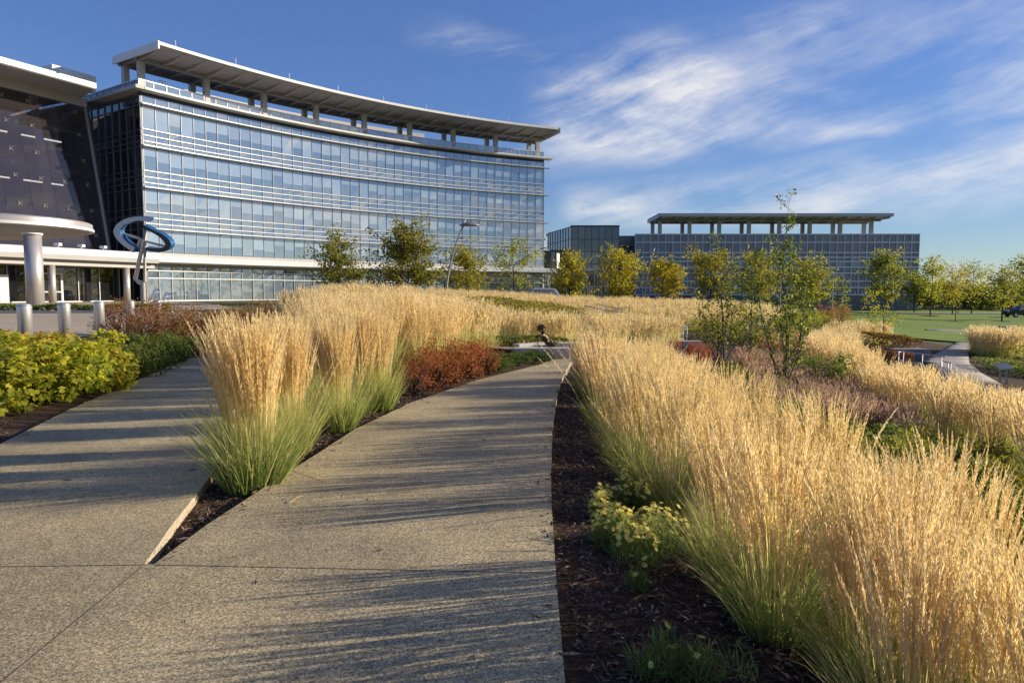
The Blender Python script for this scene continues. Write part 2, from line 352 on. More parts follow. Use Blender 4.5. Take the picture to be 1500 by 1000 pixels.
from mathutils.geometry import delaunay_2d_cdt
def drape(name, poly, m, dz=.04, res=1.5, kind='structure', hf=None, thick=0):
    poly = [tuple(map(float, p[:2])) for p in poly]
    dense = []
    for a, b in zip(poly, poly[1:] + poly[:1]):
        n = max(1, int(math.dist(a, b) / res))
        dense += [(a[0] + (b[0] - a[0]) * i / n, a[1] + (b[1] - a[1]) * i / n) for i in range(n)]
    xs, ys = zip(*poly)
    def inside(x, y):
        c = False
        for (x0, y0), (x1, y1) in zip(poly, poly[1:] + poly[:1]):
            if (y0 > y) != (y1 > y) and x < (x1 - x0) * (y - y0) / (y1 - y0) + x0: c = not c
        return c
    pts = [Vector(p) for p in dense]; nb = len(pts)
    for x in np.arange(min(xs) + res * .5, max(xs), res):
        for y in np.arange(min(ys) + res * .5, max(ys), res):
            if inside(x, y): pts.append(Vector((x + R.uniform(-.1, .1) * res, y + R.uniform(-.1, .1) * res)))
    v, e, f, *_ = delaunay_2d_cdt(pts, [], [list(range(nb))], 1, 1e-4)
    V = np.array([(p.x, p.y) for p in v]); z = (hf or HT)(V[:, 0], V[:, 1]) + dz
    me = bpy.data.meshes.new(name); me.from_pydata(np.c_[V, z].tolist(), [], [list(t) for t in f]); me.update()
    for p in me.polygons: p.use_smooth = True
    # face up
    if len(me.polygons) and me.polygons[0].normal.z < 0: me.flip_normals()
    o = link(name, me, m=m)
    if thick:
        s = o.modifiers.new('thick', 'SOLIDIFY'); s.thickness = thick; s.offset = -1
    return props(o, kind=kind) if kind else o

# near paths: one slab of exposed-aggregate concrete with the planted wedge cut out of it
def slab(name, poly, z0, z1, m_top, m_side):
    bm = bmesh.new(); vs = [bm.verts.new((float(p[0]), float(p[1]), z1)) for p in poly]
    f = bm.faces.new(vs); 
    if f.normal.z < 0: f.normal_flip()
    r = bmesh.ops.extrude_face_region(bm, geom=[f])
    low = [v for v in r['geom'] if isinstance(v, bmesh.types.BMVert)]
    for v in low: v.co.z = z0
    bm.normal_update()
    bmesh.ops.recalc_face_normals(bm, faces=bm.faces[:])
    bmesh.ops.triangulate(bm, faces=[q for q in bm.faces if len(q.verts) > 4])
    me = bpy.data.meshes.new(name); 
    for q in bm.faces: q.material_index = 0 if abs(q.normal.z) > .5 else 1
    bm.to_mesh(me); bm.free(); me.materials.append(m_top); me.materials.append(m_side)
    return link(name, me)
path = props(slab('path', outline, -.3, 0, M['path'], M['slab_edge']), kind='structure')
g = Geo()
for (a, b) in ((G(226, 827), G(809, 839)), (G(-400, 835), G(211, 827)), (G(210, 829), G(-60, 1050))):
    g.obox(a, b, .0022, .0015, .0032)
k = plain('joint', (.15, .13, .10), .95)
g.build('joint_lines', k, path)

# paving and lawns
plaza = props(drape('plaza', [(-9.75, 9), (-10.1, 13), (-11.3, 18), (-12.3, 24), (-13.5, 30), (-17, 37.3), (-60, 37.3), (-60, 4), (-13, 4)], M['plaza_paving'], .05, 2.5), kind='structure')
props(drape('forecourt', [(-22, 40.2), (-16, 41), (-27, 60), (-35.5, 67), (-48, 72), (-62, 60), (-62, 40.2)], M['plaza_paving'], .05, 3), kind='structure')
props(drape('lawn', [(22, 96), (20, 127), (140, 150), (160, 52), (44, 51.5), (36, 47.5), (30, 51.5), (25.5, 55), (29, 64), (33, 74), (27, 86)], M['lawn'], .10, 2.0), kind='structure')
props(drape('road', [(34, 113), (50, 113.5), (95, 116), (160, 120), (160, 126), (95, 121), (50, 118), (36, 117)], M['asphalt'], .17, 2.0), kind='structure')
zg = -1.87
fp = [(1372, 518), (1400, 500), (1425, 494), (1452, 489.5), (1500, 484.5), (1600, 482), (1600, 491), (1500, 493), (1462, 497), (1430, 506), (1418, 514), (1420, 530), (1440, 546), (1470, 562), (1530, 577), (1600, 590), (1500, 600), (1440, 586), (1385, 566), (1378, 552), (1366, 536), (1352, 530)]
props(drape('garden_path', [G(x, y, zg) for x, y in fp], M['far_path'], .08, .8, thick=.6), kind='structure')
props(drape('cross_path', [G(1355, 487, zg), G(1430, 486.2, zg), G(1500, 485, zg), G(1500, 483.2, zg), G(1430, 484.6, zg), G(1355, 485.6, zg)], M['far_path'], .13, 1.5, thick=.4), kind='structure')
props(drape('garden_pavement', [(2.2, 19.0), (2.6, 18.2), (3.9, 19.2), (5, 22), (4, 25), (-1, 24), (-2.6, 21.5), (-.2, 19.2)], M['far_path'], .10, .6, hf=lambda x, y: HT(x, y)), kind='structure')

# ================================================================ MAIN OFFICE BUILDING
CXp = np.array([3.55183792e-03, 5.67453295e-01, -3.58491353e+01]); CYp = np.array([-4.34010304e-03, 8.66403327e-01, 6.74823709e+01]); LEN = 53.49
def arc(s):
    s = np.asarray(s, float)
    p = np.stack([np.polyval(CXp, s), np.polyval(CYp, s)], -1)
    t = np.stack([2 * CXp[0] * s + CXp[1], 2 * CYp[0] * s + CYp[1]], -1); t /= np.linalg.norm(t, axis=-1, keepdims=True)
    return p, t, np.stack([t[..., 1], -t[..., 0]], -1)
NB = 42
sb = np.linspace(0, LEN, NB + 1); BP, BT, BN = arc(sb)
ob = thing('office_building', 'long concave glass office block with white roof canopy on columns', 'office building', (*BP[20], .7))
base = np.array([*BP[20], .7])
class Local(Geo):
    pass
def L(p): return np.asarray(p, float) - base[:2]
BPL = L(BP)
def zl(z): return z - base[2]
def rib(g, s0, s1, prof, n=None, tint=.5):
    n = n or max(2, int((s1 - s0) / 1.3) + 1); p, t, w = arc(np.linspace(s0, s1, n))
    g.sweep([(o, zl(z)) for o, z in prof], L(p), w, tint)
def rect(o0, o1, z0, z1): return [(o0, z0), (o1, z0), (o1, z1), (o0, z1)]
levels = [19.85, 15.89, 11.90, 7.94]
def pane_rows(g, rows, off, blinds):
    """one quad per pane per bay; rows = [(z_low, z_high)]; panes tilt a few millimetres so that each mirrors its own bit of sky"""
    for z0, z1 in rows:
        for i in range(NB):
            (p, n), (q, m) = (BPL[i], BN[i]), (BPL[i + 1], BN[i + 1])
            e = R.normal(0, .009, 4)
            cuts = [(z0, z1, 0.)]
            if blinds:
                f = R.choice([.30, .36, .42, .62, .05], p=[.3, .3, .2, .1, .1])
                zc = z0 + (z1 - z0) * f
                cuts = [(z0, zc, R.uniform(0, .12)), (zc, z1, R.uniform(.6, 1.))]
            else: cuts = [(z0, z1, R.uniform(.1, .3))]
            for a, b, t in cuts:
                fa, fb = (a - z0) / (z1 - z0), (b - z0) / (z1 - z0)
                def pt(P_, N_, z, e0, e1, f_): o = off + e0 + (e1 - e0) * f_; return (P_[0] + N_[0] * o, P_[1] + N_[1] * o, zl(z))
                g.add([pt(p, n, a, e[0], e[3], fa), pt(q, m, a, e[1], e[2], fa), pt(q, m, b, e[1], e[2], fb), pt(p, n, b, e[0], e[3], fb)], [(0, 1, 2, 3)], tint=t)
for zt, zb in ((19.85, 15.89), (15.89, 11.90), (11.90, 7.94), (7.94, None)):
    if zb is None: rows = [(5.68, zt)]
    else:
        h = zt - zb; rows = [(zb + h * .42, zt)]
    g = Geo(); pane_rows(g, rows, 0, True)
    if zb is not None:
        h = zt - zb; pane_rows(g, [(zb + h * .27, zb + h * .42), (zb + h * .13, zb + h * .27), (zb, zb + h * .13)], 0, False)
    gl = g.build('glazing_band', M['office_glass'], ob)
    g = Geo()
    rib(g, -.25, LEN + .7, [(.0, zt - .05), (.62, zt - .02), (.62, zt + .07), (.0, zt + .14)])
    g.build('sunshade', M['shade_metal'], ob)
    if zb is not None:
        g = Geo()
        for f in (.42, .27, .13): rib(g, -.05, LEN + .05, rect(.03, .11, zb + h * f - .04, zb + h * f + .04))
        g.build('horizontal_rails', M['shade_metal'], ob)
g = Geo(); pane_rows(g, [(19.85, 20.72)], 0, False); g.build('top_glazing', M['office_glass'], ob)
g = Geo(); pane_rows(g, [(.73, 3.14), (3.14, 3.88), (3.88, 4.4)], -.35, False); g.build('ground_floor_glazing', M['office_glass'], ob)
g = Geo()
for i in range(NB + 1):
    p, t, n = BPL[i], BT[i], BN[i]
    for o0, o1, z0, z1, hw in ((-.02, .07, 5.6, 20.7, .022), (-.4, -.27, .5, 4.4, .035)):
        a = p + n * o0; b = p + n * o1
        g.obox(a, b, hw, zl(z0), zl(z1))
g.build('mullions', M['mullion'], ob)
g = Geo()
for z in (3.14, 3.88): rib(g, 0, LEN, rect(-.34, -.22, z - .05, z + .05))
rib(g, 0, LEN, rect(-.34, -.2, .6, .95))
g.build('ground_floor_rails', M['shade_metal'], ob)
g = Geo(); rib(g, -.2, LEN + 1.4, [(-.6, 4.55), (1.15, 4.62), (1.3, 4.72), (1.3, 5.16), (.3, 5.16), (.3, 5.3), (-.6, 5.3)]); g.build('first_floor_canopy', M['white_panel'], ob)
g = Geo(); rib(g, -.02, LEN + .05, rect(-.3, .06, 5.302, 5.66)); g.build('spandrel_band', M['beige_panel'], ob)
g = Geo(); rib(g, -.02, LEN, rect(-.55, -.18, 4.3, 4.548)); g.build('soffit_beam', M['beige_panel'], ob)
g = Geo(); rib(g, -.15, LEN + 1.0, [(-.4, 21.08), (1.0, 21.10), (1.0, 21.30), (.85, 21.36), (.1, 21.46), (-.4, 21.46)]); g.build('cornice', M['white_panel'], ob)
g = Geo(); rib(g, -.1, LEN + .05, [(-.4, 20.72), (-.05, 20.72), (-.05, 21.078), (-.4, 21.078)]); g.build('shaded_recess', M['dark_metal'], ob)  # recess strip in dark metal, the shadow below the cornice put into its colour
gr = Geo()
for i in range(NB):
    p, q = BPL[i] - BN[i] * .12, BPL[i + 1] - BN[i + 1] * .12
    gr.add([(*p, zl(21.46)), (*q, zl(21.46)), (*q, zl(22.2)), (*p, zl(22.2))], [(0, 1, 2, 3)], tint=R.uniform(0.1, .35))
gd = gr.build('guard_glass', M['office_glass'], ob)
g = Geo(); rib(g, 0, LEN, rect(-.17, -.05, 22.18, 22.28))
for i in range(NB + 1): g.obox(BPL[i] - BN[i] * .17, BPL[i] - BN[i] * .07, .03, zl(21.4), zl(22.2))
g.build('guard_rail', M['shade_metal'], gd)
g = Geo(); rib(g, .1, LEN - .1, [(-.5, 21.0), (-14, 21.0), (-14, 21.3), (-.5, 21.3)]); g.build('roof_deck', M['grey_panel'], ob)
g = Geo(); rib(g, 8.5, 39, [(-8.5, 21.3), (-13.5, 21.3), (-13.5, 24.9), (-8.5, 24.9)]); g.build('penthouse', M['beige_panel'], ob)
# body behind the glass
g = Geo(); rib(g, .3, LEN - .2, [(-.6, .4), (-13.8, .4), (-13.8, 20.98), (-.6, 20.98)]); g.build('wall', M['grey_panel'], ob)
# roof canopy
g = Geo(); ZC = 24.1
rib(g, -.5, LEN + .4, [(4.2, ZC + .44), (4.2, ZC + .62), (3.9, ZC + .70), (-3.6, ZC + .70), (-3.6, ZC + .28), (3.0, ZC + .30)], n=44)
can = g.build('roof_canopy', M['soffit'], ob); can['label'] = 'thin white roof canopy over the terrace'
g = Geo(); rib(g, -.5, LEN + .4, [(4.2, ZC + .40), (4.32, ZC + .40), (4.32, ZC + .68), (4.2, ZC + .68)], n=44)
for s_, w in ((-.5, -1), (LEN + .4, 1)):
    p, t, n = arc(s_); a, b = L(p) + n * 4.36 + t * w * .08, L(p) - n * 3.75 + t * w * .08
    g.obox(a, b, .075, zl(ZC + .0), zl(ZC + .72))
g.build('edge_trim', M['white_panel'], can)
g = Geo()
for o, hh in ((-.15, .42), (-3.2, .42)): rib(g, -.4, LEN + .3, rect(o - .14, o + .14, ZC + .28 - hh, ZC + .32), n=44)
for s_ in np.linspace(0.05, LEN - .05, 25):
    p, t, n = arc(s_); a, b, e = L(p) - n * 3.1, L(p) + n * 1.6, L(p) + n * 4.1
    g.obox(a, b, .12, zl(ZC - .02), zl(ZC + .31))
    V = [(*(b + t * .12), zl(ZC - .02)), (*(b - t * .12), zl(ZC - .02)), (*(b + t * .12), zl(ZC + .31)), (*(b - t * .12), zl(ZC + .31)), (*(e + t * .12), zl(ZC + .42)), (*(e - t * .12), zl(ZC + .42))]
    g.add(V, [(0, 1, 5, 4), (2, 4, 5, 3)], [(0, 4, 2), (1, 3, 5)])
g.build('roof_beams', M['soffit'], can)
for j, s_ in enumerate(np.linspace(.25, LEN - .9, 9)):
    for o in (-.35, -3.2):
        p, t, n = arc(s_); c = L(p) + n * o
        Geo().obox(c - t * .27, c + t * .27, .27, zl(21.3), zl(ZC + .02)).build('roof_column', M['beige_panel'], ob)
for s_ in np.linspace(1.5, LEN - 1, 9):
    p, t, n = arc(s_); c = L(p) + n * 3.6
    Geo().cyl(*c, zl(ZC + .68), zl(ZC + 1.5), .03, 5).build('lightning_rod', M['white_panel'], can)
# end column and left return wall of dark glass
p, t, n = arc(LEN + .6); c = L(p) + n * .4
Geo().obox(c - t * .2, c + t * .2, .2, zl(.5), zl(4.6)).build('end_column', M['beige_panel'], ob)
c0, n0, t0 = BP[0], BN[0], BT[0]
g = Geo(); gm = Geo(); nbk = 8; wv = 11.0 / nbk
zrows = [.73, 3.9, 4.6, 5.7, 7.94, 8.6, 9.3, 10, 11.9, 12.5, 13.1, 13.7, 15.89, 16.4, 16.95, 17.5, 19.85, 20.7]
c0i = c0 - t0 * .0
for i in range(nbk):
    for za, zb in zip(zrows, zrows[1:]):
        a, b = L(c0i - n0 * (i * wv + .02)), L(c0i - n0 * ((i + 1) * wv)); e = R.normal(0, .005, 4)
        tint = R.uniform(0, .25)
        if za in (17.5,) and 2 <= i <= 4: tint = R.choice([.3, .9, 1.0])  # a few paler panes: the lit interior painted into the glass colour
        g.add([(*(b - t0 * e[0]), zl(za)), (*(a - t0 * e[1]), zl(za)), (*(a - t0 * e[2]), zl(zb)), (*(b - t0 * e[3]), zl(zb))], [(0, 1, 2, 3)], tint=tint)
rg = g.build('side_glazing', M['dark_glass'], ob)
for i in range(nbk + 1):
    a = L(c0i - n0 * i * wv); gm.obox(a + t0 * .03, a - t0 * .10, .035, zl(.6), zl(20.7))
for z in zrows[2:]: gm.obox(L(c0i - n0 * .03) - t0 * .06, L(c0i - n0 * 11) - t0 * .06, .045, zl(z - .03), zl(z + .03))
gm.build('side_mullions', plain('side_mullion', (.16, .16, .17), .4, .5), rg)
g = Geo(); g.obox(L(c0 - n0 * -.95) - t0 * .5, L(c0 - n0 * 11) - t0 * .5, .5, zl(21.08), zl(21.4)); g.build('side_cornice', M['grey_panel'], ob)
g = Geo(); g.obox(L(c0 - n0 * -.02) - t0 * .06, L(c0 - n0 * .14) - t0 * .06, .09, zl(.4), zl(20.7)); g.build('corner_post', M['white_panel'], ob)
g = Geo()
for i in range(9): a = L(c0 - n0 * (i * 1.37 + .1)) - t0 * .1; g.obox(a, a - t0 * .08, .03, zl(21.4), zl(22.3))
g.obox(L(c0) - t0 * .12, L(c0 - n0 * 11) - t0 * .12, .05, zl(22.2), zl(22.28)); g.build('side_guard_rail', M['shade_metal'], ob)
g = Geo(); a, b = L(c0 - n0 * .1) - t0 * .1, L(c0 - n0 * 11) - t0 * .1
g.add([(*a, zl(21.4)), (*b, zl(21.4)), (*b, zl(22.2)), (*a, zl(22.2))], [(0, 1, 2, 3)], tint=.1); g.build('side_guard_glass', M['dark_glass'], ob)
# floodlight on the terrace edge
p, t, n = arc(2.2); c = L(p) - n * .1
g = Geo(); g.tube([(*c, zl(22.2)), (*c, zl(22.55))], .03, 6); g.tube([(*(c - t * .35), zl(22.52)), (*(c + t * .35), zl(22.6))], .09, 8); g.build('terrace_light', M['white_panel'], ob)

# ================================================================ GLASS LOBBY
A0 = np.array([-39.8, 68.0]); dl = np.array([-.442, -.897]); nl = np.array([.897, -.442])
lob = thing('glass_lobby', 'tall entrance hall with leaning dark glass wall under a flat white roof', 'lobby building', (*A0, .7))
def LP(tt, oo, z): q = dl * tt + nl * oo; return (q[0], q[1], z - .7)
ZB, ZT = 5.2, Z(158, 69.5); LEAN = -3.0
NX = 15; bw = 2.15
glz = Geo(); FITP = []; rows = np.linspace(ZB, ZT, 7)
for i in range(NX):
    for za, zb in zip(rows, rows[1:]):
        oa, ob_ = LEAN * (za - ZB) / (ZT - ZB), LEAN * (zb - ZB) / (ZT - ZB)
        e = R.normal(0, .006, 4)
        glz.add([LP(i * bw + .01, oa + e[0], za), LP((i + 1) * bw - .01, oa + e[1], za), LP((i + 1) * bw - .01, ob_ + e[2], zb), LP(i * bw + .01, ob_ + e[3], zb)], [(3, 2, 1, 0)])
for i in range(NX):
    for f in (.14, .30, .47, .63, .80, .95):
        z = ZB + (ZT - ZB) * f; o = LEAN * f + .06
        FITP.append(LP(i * bw + bw * .5, o, z))
gw = glz.build('leaning_glass_wall', M['clear_glass'], lob)
fit = Geo()
for dx, dz in ((-.13, -.13), (.13, -.13), (-.13, .13), (.13, .13)):
    x, y = dl * dx; fit.box(x - .028, x + .028, y - .028, y + .028, dz - .028, dz + .028)
fit.tube([(-.13 * dl[0] - .05 * nl[0], -.13 * dl[1] - .05 * nl[1], -.13), (.13 * dl[0] - .05 * nl[0], .13 * dl[1] - .05 * nl[1], .13)], .02, 4)
fit.tube([(.13 * dl[0] - .05 * nl[0], .13 * dl[1] - .05 * nl[1], -.13), (-.13 * dl[0] - .05 * nl[0], -.13 * dl[1] - .05 * nl[1], .13)], .02, 4)
fme = fit.mesh('glass_fitting', M['grey_panel'])
for c in FITP[:60]: link('glass_fitting', fme, gw).location = c
g = Geo()
for tt in (4.4, 12, 19.6, 27): g.tube([LP(tt, -.75, ZB - .5), LP(tt, LEAN - .75, ZT)], .34, 10)
g.build('inner_struts', M['white_panel'], lob)
g = Geo()
for f in (.16, .33, .50, .66, .83):
    z = ZB + (ZT - ZB) * f; o = LEAN * f - .5; g.tube([LP(0, o, z), LP(NX * bw, o, z)], .07, 6)
g.build('inner_rails', plain('inner_rail', (.2, .19, .18), .6), lob)
for f in (.02, .30, .58, .85):
    z = ZB + (ZT - ZB) * f
    g = Geo()
    a = [LP(-.4, -4.2, z - .3), LP(NX * bw, -4.2, z - .3), LP(NX * bw, -13, z - .3), LP(-.4, -13, z - .3)]
    V = a + [(x, y, zz + .45) for x, y, zz in a]
    g.add(V, [(0,1,2,3),(7,6,5,4),(0,4,5,1),(1,5,6,2),(2,6,7,3),(3,7,4,0)]); fl = g.build('inner_floor', M['grey_panel'], lob)
    g = Geo()
    for t1, t2 in ((1.8, 5.4), (6.6, 12), (13.5, 19), (21, 27)): g.tube([LP(t1, -4.05, z + 2.6 - .02), LP(t2, -4.05, z + 2.6 - .02)], .075, 6)
    g.build('strip_light', M['strip_light'], fl)
g = Geo(); a = [LP(-.4, -13, 0), LP(NX * bw, -13, 0), LP(NX * bw, -13.4, 0), LP(-.4, -13.4, 0)]; V = a + [(x, y, ZT + .08) for x, y, _ in a]
g.add(V, [(0,1,2,3),(7,6,5,4),(0,4,5,1),(1,5,6,2),(2,6,7,3),(3,7,4,0)])
a = [LP(-.3, .0, ZB - .7 + .7), LP(-.3, -13, ZB), LP(-.3, -13, ZT + .78), LP(-.3, LEAN, ZT + .78)]
g.add(a, [(0, 1, 2, 3)]); g.build('inner_wall', plain('inner_wall', (.16, .145, .16), .7), lob)
g = Geo(); g.tube([LP(-.02, .04, ZB), LP(-.02, LEAN + .04, ZT)], .17, 6); g.build('edge_post', plain('edge_post', (.22, .22, .23), .5), lob)
# head beam, soffit and roof
def prism(gg, prof, t0_, t1_, t0f=None):
    a = [LP(t0_ if t0f is None else t0f(o), o, z) for o, z in prof]; b = [LP(t1_, o, z) for o, z in prof]; k_ = len(prof)
    gg.add(a + b, [(j, (j + 1) % k_, k_ + (j + 1) % k_, k_ + j) for j in range(k_)], [(0, m + 1, m) for m in range(1, k_ - 1)] + [(k_, k_ + m, k_ + m + 1) for m in range(1, k_ - 1)])
ZR = Z(125, 66)
g = Geo(); prism(g, [(LEAN - .3, ZT), (LEAN + .2, ZT), (LEAN + .3, ZT + .8), (LEAN - .3, ZT + .8)], -.1, 33); g.build('head_beam', M['beige_panel'], lob)
g = Geo(); prism(g, [(LEAN - .4, ZT + .81), (1.1, ZR - .48), (1.35, ZR - .4), (1.35, ZR + .1), (-14, ZR + .25), (-14, ZT + .81)], 1.7, 34, lambda o: 1.7 if o > 0 else .1); rf = g.build('roof', M['grey_panel'], lob)
g = Geo(); prism(g, [(1.353, ZR - .36), (1.45, ZR - .34), (1.45, ZR + .16), (1.353, ZR + .16)], 1.6, 34); g.build('roof_edge', M['white_panel'], rf)
pb = [np.array([-40.7, 68.4]), np.array([-40.7, 68.4]) + dl * 4.1]
g = Geo(); q = [pb[0], pb[1], pb[1] - nl * 3.2, pb[0] - nl * 3.2]; z0, z1 = ZR + .05, Z(112.5, 68.4)
V = [(*(p_ - A0), z0 - .7) for p_ in q] + [(*(p_ - A0), z1 - .7) for p_ in q]
g.add(V, [(0,1,2,3),(7,6,5,4),(0,4,5,1),(1,5,6,2),(2,6,7,3),(3,7,4,0)]); g.build('roof_plant_box', M['white_panel'], lob)
# ground floor: low canopy, columns, glass, doors
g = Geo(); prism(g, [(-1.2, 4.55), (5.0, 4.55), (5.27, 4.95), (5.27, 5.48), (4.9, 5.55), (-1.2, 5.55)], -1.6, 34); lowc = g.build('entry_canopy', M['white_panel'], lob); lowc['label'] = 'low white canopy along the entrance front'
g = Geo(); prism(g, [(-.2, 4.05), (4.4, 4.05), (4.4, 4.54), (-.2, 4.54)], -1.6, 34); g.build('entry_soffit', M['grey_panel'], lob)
for tt in (1.2, 8.0, 14.8): 
    x, y, _ = LP(tt, 4.15, 0); Geo().cyl(x, y, -.3, 4.06 - .7, .3, 20).build('entry_column', M['brushed'], lob, True)
g = Geo(); gm = Geo()
for i in range(17):
    t_ = i * 2.0; g.add([LP(t_, 1.2, .73), LP(t_ + 2, 1.2, .73), LP(t_ + 2, 1.2, 4.1), LP(t_, 1.2, 4.1)], [(3, 2, 1, 0)], tint=R.uniform(0, .35))
    gm.obox(LP(t_, 1.22, 0)[:2], LP(t_, 1.32, 0)[:2], .035, 0, 3.4)
sg = g.build('storefront_glass', M['dark_glass'], lob); gm.build('storefront_frame', M['mullion'], sg)
g = Geo(); prism(g, [(1.25, .62), (1.45, .62), (1.45, .92), (1.25, .92)], 0, 34); g.build('storefront_sill', M['white_panel'], lob)
def door(t_):
    gm = Geo()
    for dt in (0, .98, 1.96): gm.obox(LP(t_ + dt - .09, 1.42, 0)[:2], LP(t_ + dt + .09, 1.42, 0)[:2], .08, 0, 2.75)
    for z, h in ((2.62, .14), (1.0, .11), (.06, .14)): gm.obox(LP(t_, 1.42, 0)[:2], LP(t_ + 1.96, 1.42, 0)[:2], .07, z, z + h)
    d = gm.build('door_frame', M['white_panel'], lob)
    Geo().add([LP(t_, 1.36, .8), LP(t_ + 1.96, 1.36, .8), LP(t_ + 1.96, 1.36, 3.35), LP(t_, 1.36, 3.35)], [(3, 2, 1, 0)], tint=.4).build('door_glass', M['dark_glass'], d)
door(5.6); door(13.0)
g = Geo(); prism(g, [(1.5, .8), (1.9, .8), (1.9, 3.2), (1.5, 3.2)], 10.2, 10.9); g.build('entry_pylon', M['white_panel'], lob)
for tt in (3.5, 5.5, 7.5): 
    x, y, _ = LP(tt, 4.4, 0); Geo().box(x - .22, x + .22, y - .22, y + .22, 5.72 - .7, 5.95 - .7).tube([(x, y, 4.9), (x, y, 5.1)], .06, 6).build('canopy_light', M['white_panel'], lowc)

# ================================================================ ROUND ENTRANCE CANOPY
EC = np.array([-34.55, 46.5])
ec = thing('entrance_canopy', 'round drum-edged metal canopy on a thick grey column', 'canopy', (*EC, .55))
g = Geo(); zb_ = .40; K = 180; rr = 5.35
prof = [(5.2, 5.72), (rr, 5.75), (rr, 6.28), (rr - .12, 6.36), (rr - .5, 6.42), (.01, 6.5)]
th = np.linspace(0, 2 * PI, K, endpoint=False)
V = np.array([[(r * math.cos(a) * 1.0, r * math.sin(a), z - zb_) for r, z in prof] for a in th]); kk = len(prof)
Qs = [(i * kk + j, ((i + 1) % K) * kk + j, ((i + 1) % K) * kk + j + 1, i * kk + j + 1) for i in range(K) for j in range(kk - 1)]
g.add(V, Qs); g.build('canopy_disc', M['brushed'], ec)
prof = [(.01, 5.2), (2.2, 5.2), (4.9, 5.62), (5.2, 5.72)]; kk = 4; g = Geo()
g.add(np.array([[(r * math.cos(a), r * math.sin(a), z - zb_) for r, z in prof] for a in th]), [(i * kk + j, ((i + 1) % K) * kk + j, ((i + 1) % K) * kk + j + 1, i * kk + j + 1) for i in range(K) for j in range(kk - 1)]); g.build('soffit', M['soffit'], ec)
g = Geo(); V = np.array([[(r * math.cos(a), r * math.sin(a), z - zb_) for r, z in ((rr + .01, 5.76), (rr + .09, 5.78), (rr + .09, 5.95), (rr + .01, 5.97))] for a in th])
g.add(V, [(i * 4 + j, ((i + 1) % K) * 4 + j, ((i + 1) % K) * 4 + (j + 1) % 4, i * 4 + (j + 1) % 4) for i in range(K) for j in range(4)]); g.build('rim_band', M['white_panel'], ec)
cc = np.array([X(55, 43.2), 43.2]) - EC
Geo().cyl(*cc, -.4, 4.82, .49, 40).build('main_column', M['brushed'], ec, True)
Geo().cyl(*cc, 4.72, 4.83, .56, 40).build('column_collar', M['white_panel'], ec, True)
cc = np.array([X(-8, 43.2), 43.2]) - EC
Geo().cyl(*cc, -.4, 4.83, .4, 30).build('second_column', M['white_panel'], ec, True)

# ================================================================ DARK GLASS BOX AND LINK BEHIND
Yb = 119.
xa, xb = X(836, Yb), X(905, Yb); zt = Z(332, Yb); zb0 = .6
bx = thing('glass_pavilion', 'dark square glass block beside the long concave office', 'glass building', ((xa + xb) / 2, Yb, zb0))
ox, oy = (xa + xb) / 2, Yb
lxb, lyb = X(804, 127.5) - ox, 13.0
Geo().add([(xa - ox + .1, .1, -.5), (xb - ox - .1, .1, -.5), (xb - ox - .1, 12, -.5), (lxb + .3, 13, -.5), (xa - ox + .1, .1, zt - zb0 - .1), (xb - ox - .1, .1, zt - zb0 - .1), (xb - ox - .1, 12, zt - zb0 - .1), (lxb + .3, 13, zt - zb0 - .1)],
          [(3,2,1,0),(4,5,6,7),(0,1,5,4),(1,2,6,5),(2,3,7,6),(3,0,4,7)]).build('wall', M['dark'], bx)
for nm, a, b, nn in (('front_glazing', (xa - ox, 0), (xb - ox, 0), 7), ('side_glazing', (lxb, lyb), (xa - ox, 0), 9)):
    g = Geo(); gm = Geo(); a, b = np.array(a), np.array(b); ze = np.linspace(-.3, zt - zb0, 7)
    nrm = np.array([(b - a)[1], -(b - a)[0]]); nrm = nrm / np.linalg.norm(nrm)
    for i in range(nn):
        for za, zb in zip(ze, ze[1:]):
            p_, q_ = a + (b - a) * i / nn, a + (b - a) * (i + 1) / nn; e = R.normal(0, .006, 4)
            tn = R.uniform(0, .2)
            if nm == 'front_glazing' and i in (0, 1, 2, 3) and za > 3 and za < 7.5: tn = R.uniform(.6, 1.)
            g.add([(*(p_ + nrm * e[0]), za), (*(q_ + nrm * e[1]), za), (*(q_ + nrm * e[2]), zb), (*(p_ + nrm * e[3]), zb)], [(0, 1, 2, 3)], tint=tn)
    gz = g.build(nm, M['box_glass'] if nm == 'front_glazing' else M['office_glass'], bx)
    for i in range(nn + 1): p_ = a + (b - a) * i / nn; gm.obox(p_ + nrm * -.02, p_ + nrm * .08, .035, -.3, zt - zb0 + .02)
    for z in ze: gm.obox(a + nrm * .045, b + nrm * .045, .04, z - .04, z + .04)
    gm.build('mullions', M['dark_metal'], gz)
Geo().box(xa - ox - .1, xb - ox + .1, -.15, 12, zt - zb0 + .03, zt - zb0 + .22).build('parapet', M['dark_metal'], bx)
# low glazed link in front of it
lk = thing('glass_link', 'low glazed corridor with flat white roof edge in front of dark glass block', 'link building', (X(835, 112), 112, .6))
w0, w1 = X(799, 112) - X(835, 112), X(890, 112) - X(835, 112)
g = Geo(); gm = Geo(); n_ = 9
for i in range(n_):
    for za, zb in ((0, 2.2), (2.2, 4.6)):
        a, b = w0 + (w1 - w0) * i / n_, w0 + (w1 - w0) * (i + 1) / n_
        g.add([(a, 0, za), (b, 0, za), (b, R.normal(0, .01), zb), (a, R.normal(0, .01), zb)], [(0, 1, 2, 3)], tint=R.uniform(.3, 1))
for i in range(n_ + 1): a = w0 + (w1 - w0) * i / n_; gm.box(a - .05, a + .05, -.1, .02, -.2, 4.62)
gm.box(w0, w1, -.09, .01, 2.15, 2.25)
lg = g.build('glazing', M['box_glass'], lk); gm.build('mullions', M['mullion'], lg)
Geo().box(w0 - .4, w1 + .3, -.7, 5, 4.64, 5.15).build('roof', M['grey_panel'], lk)
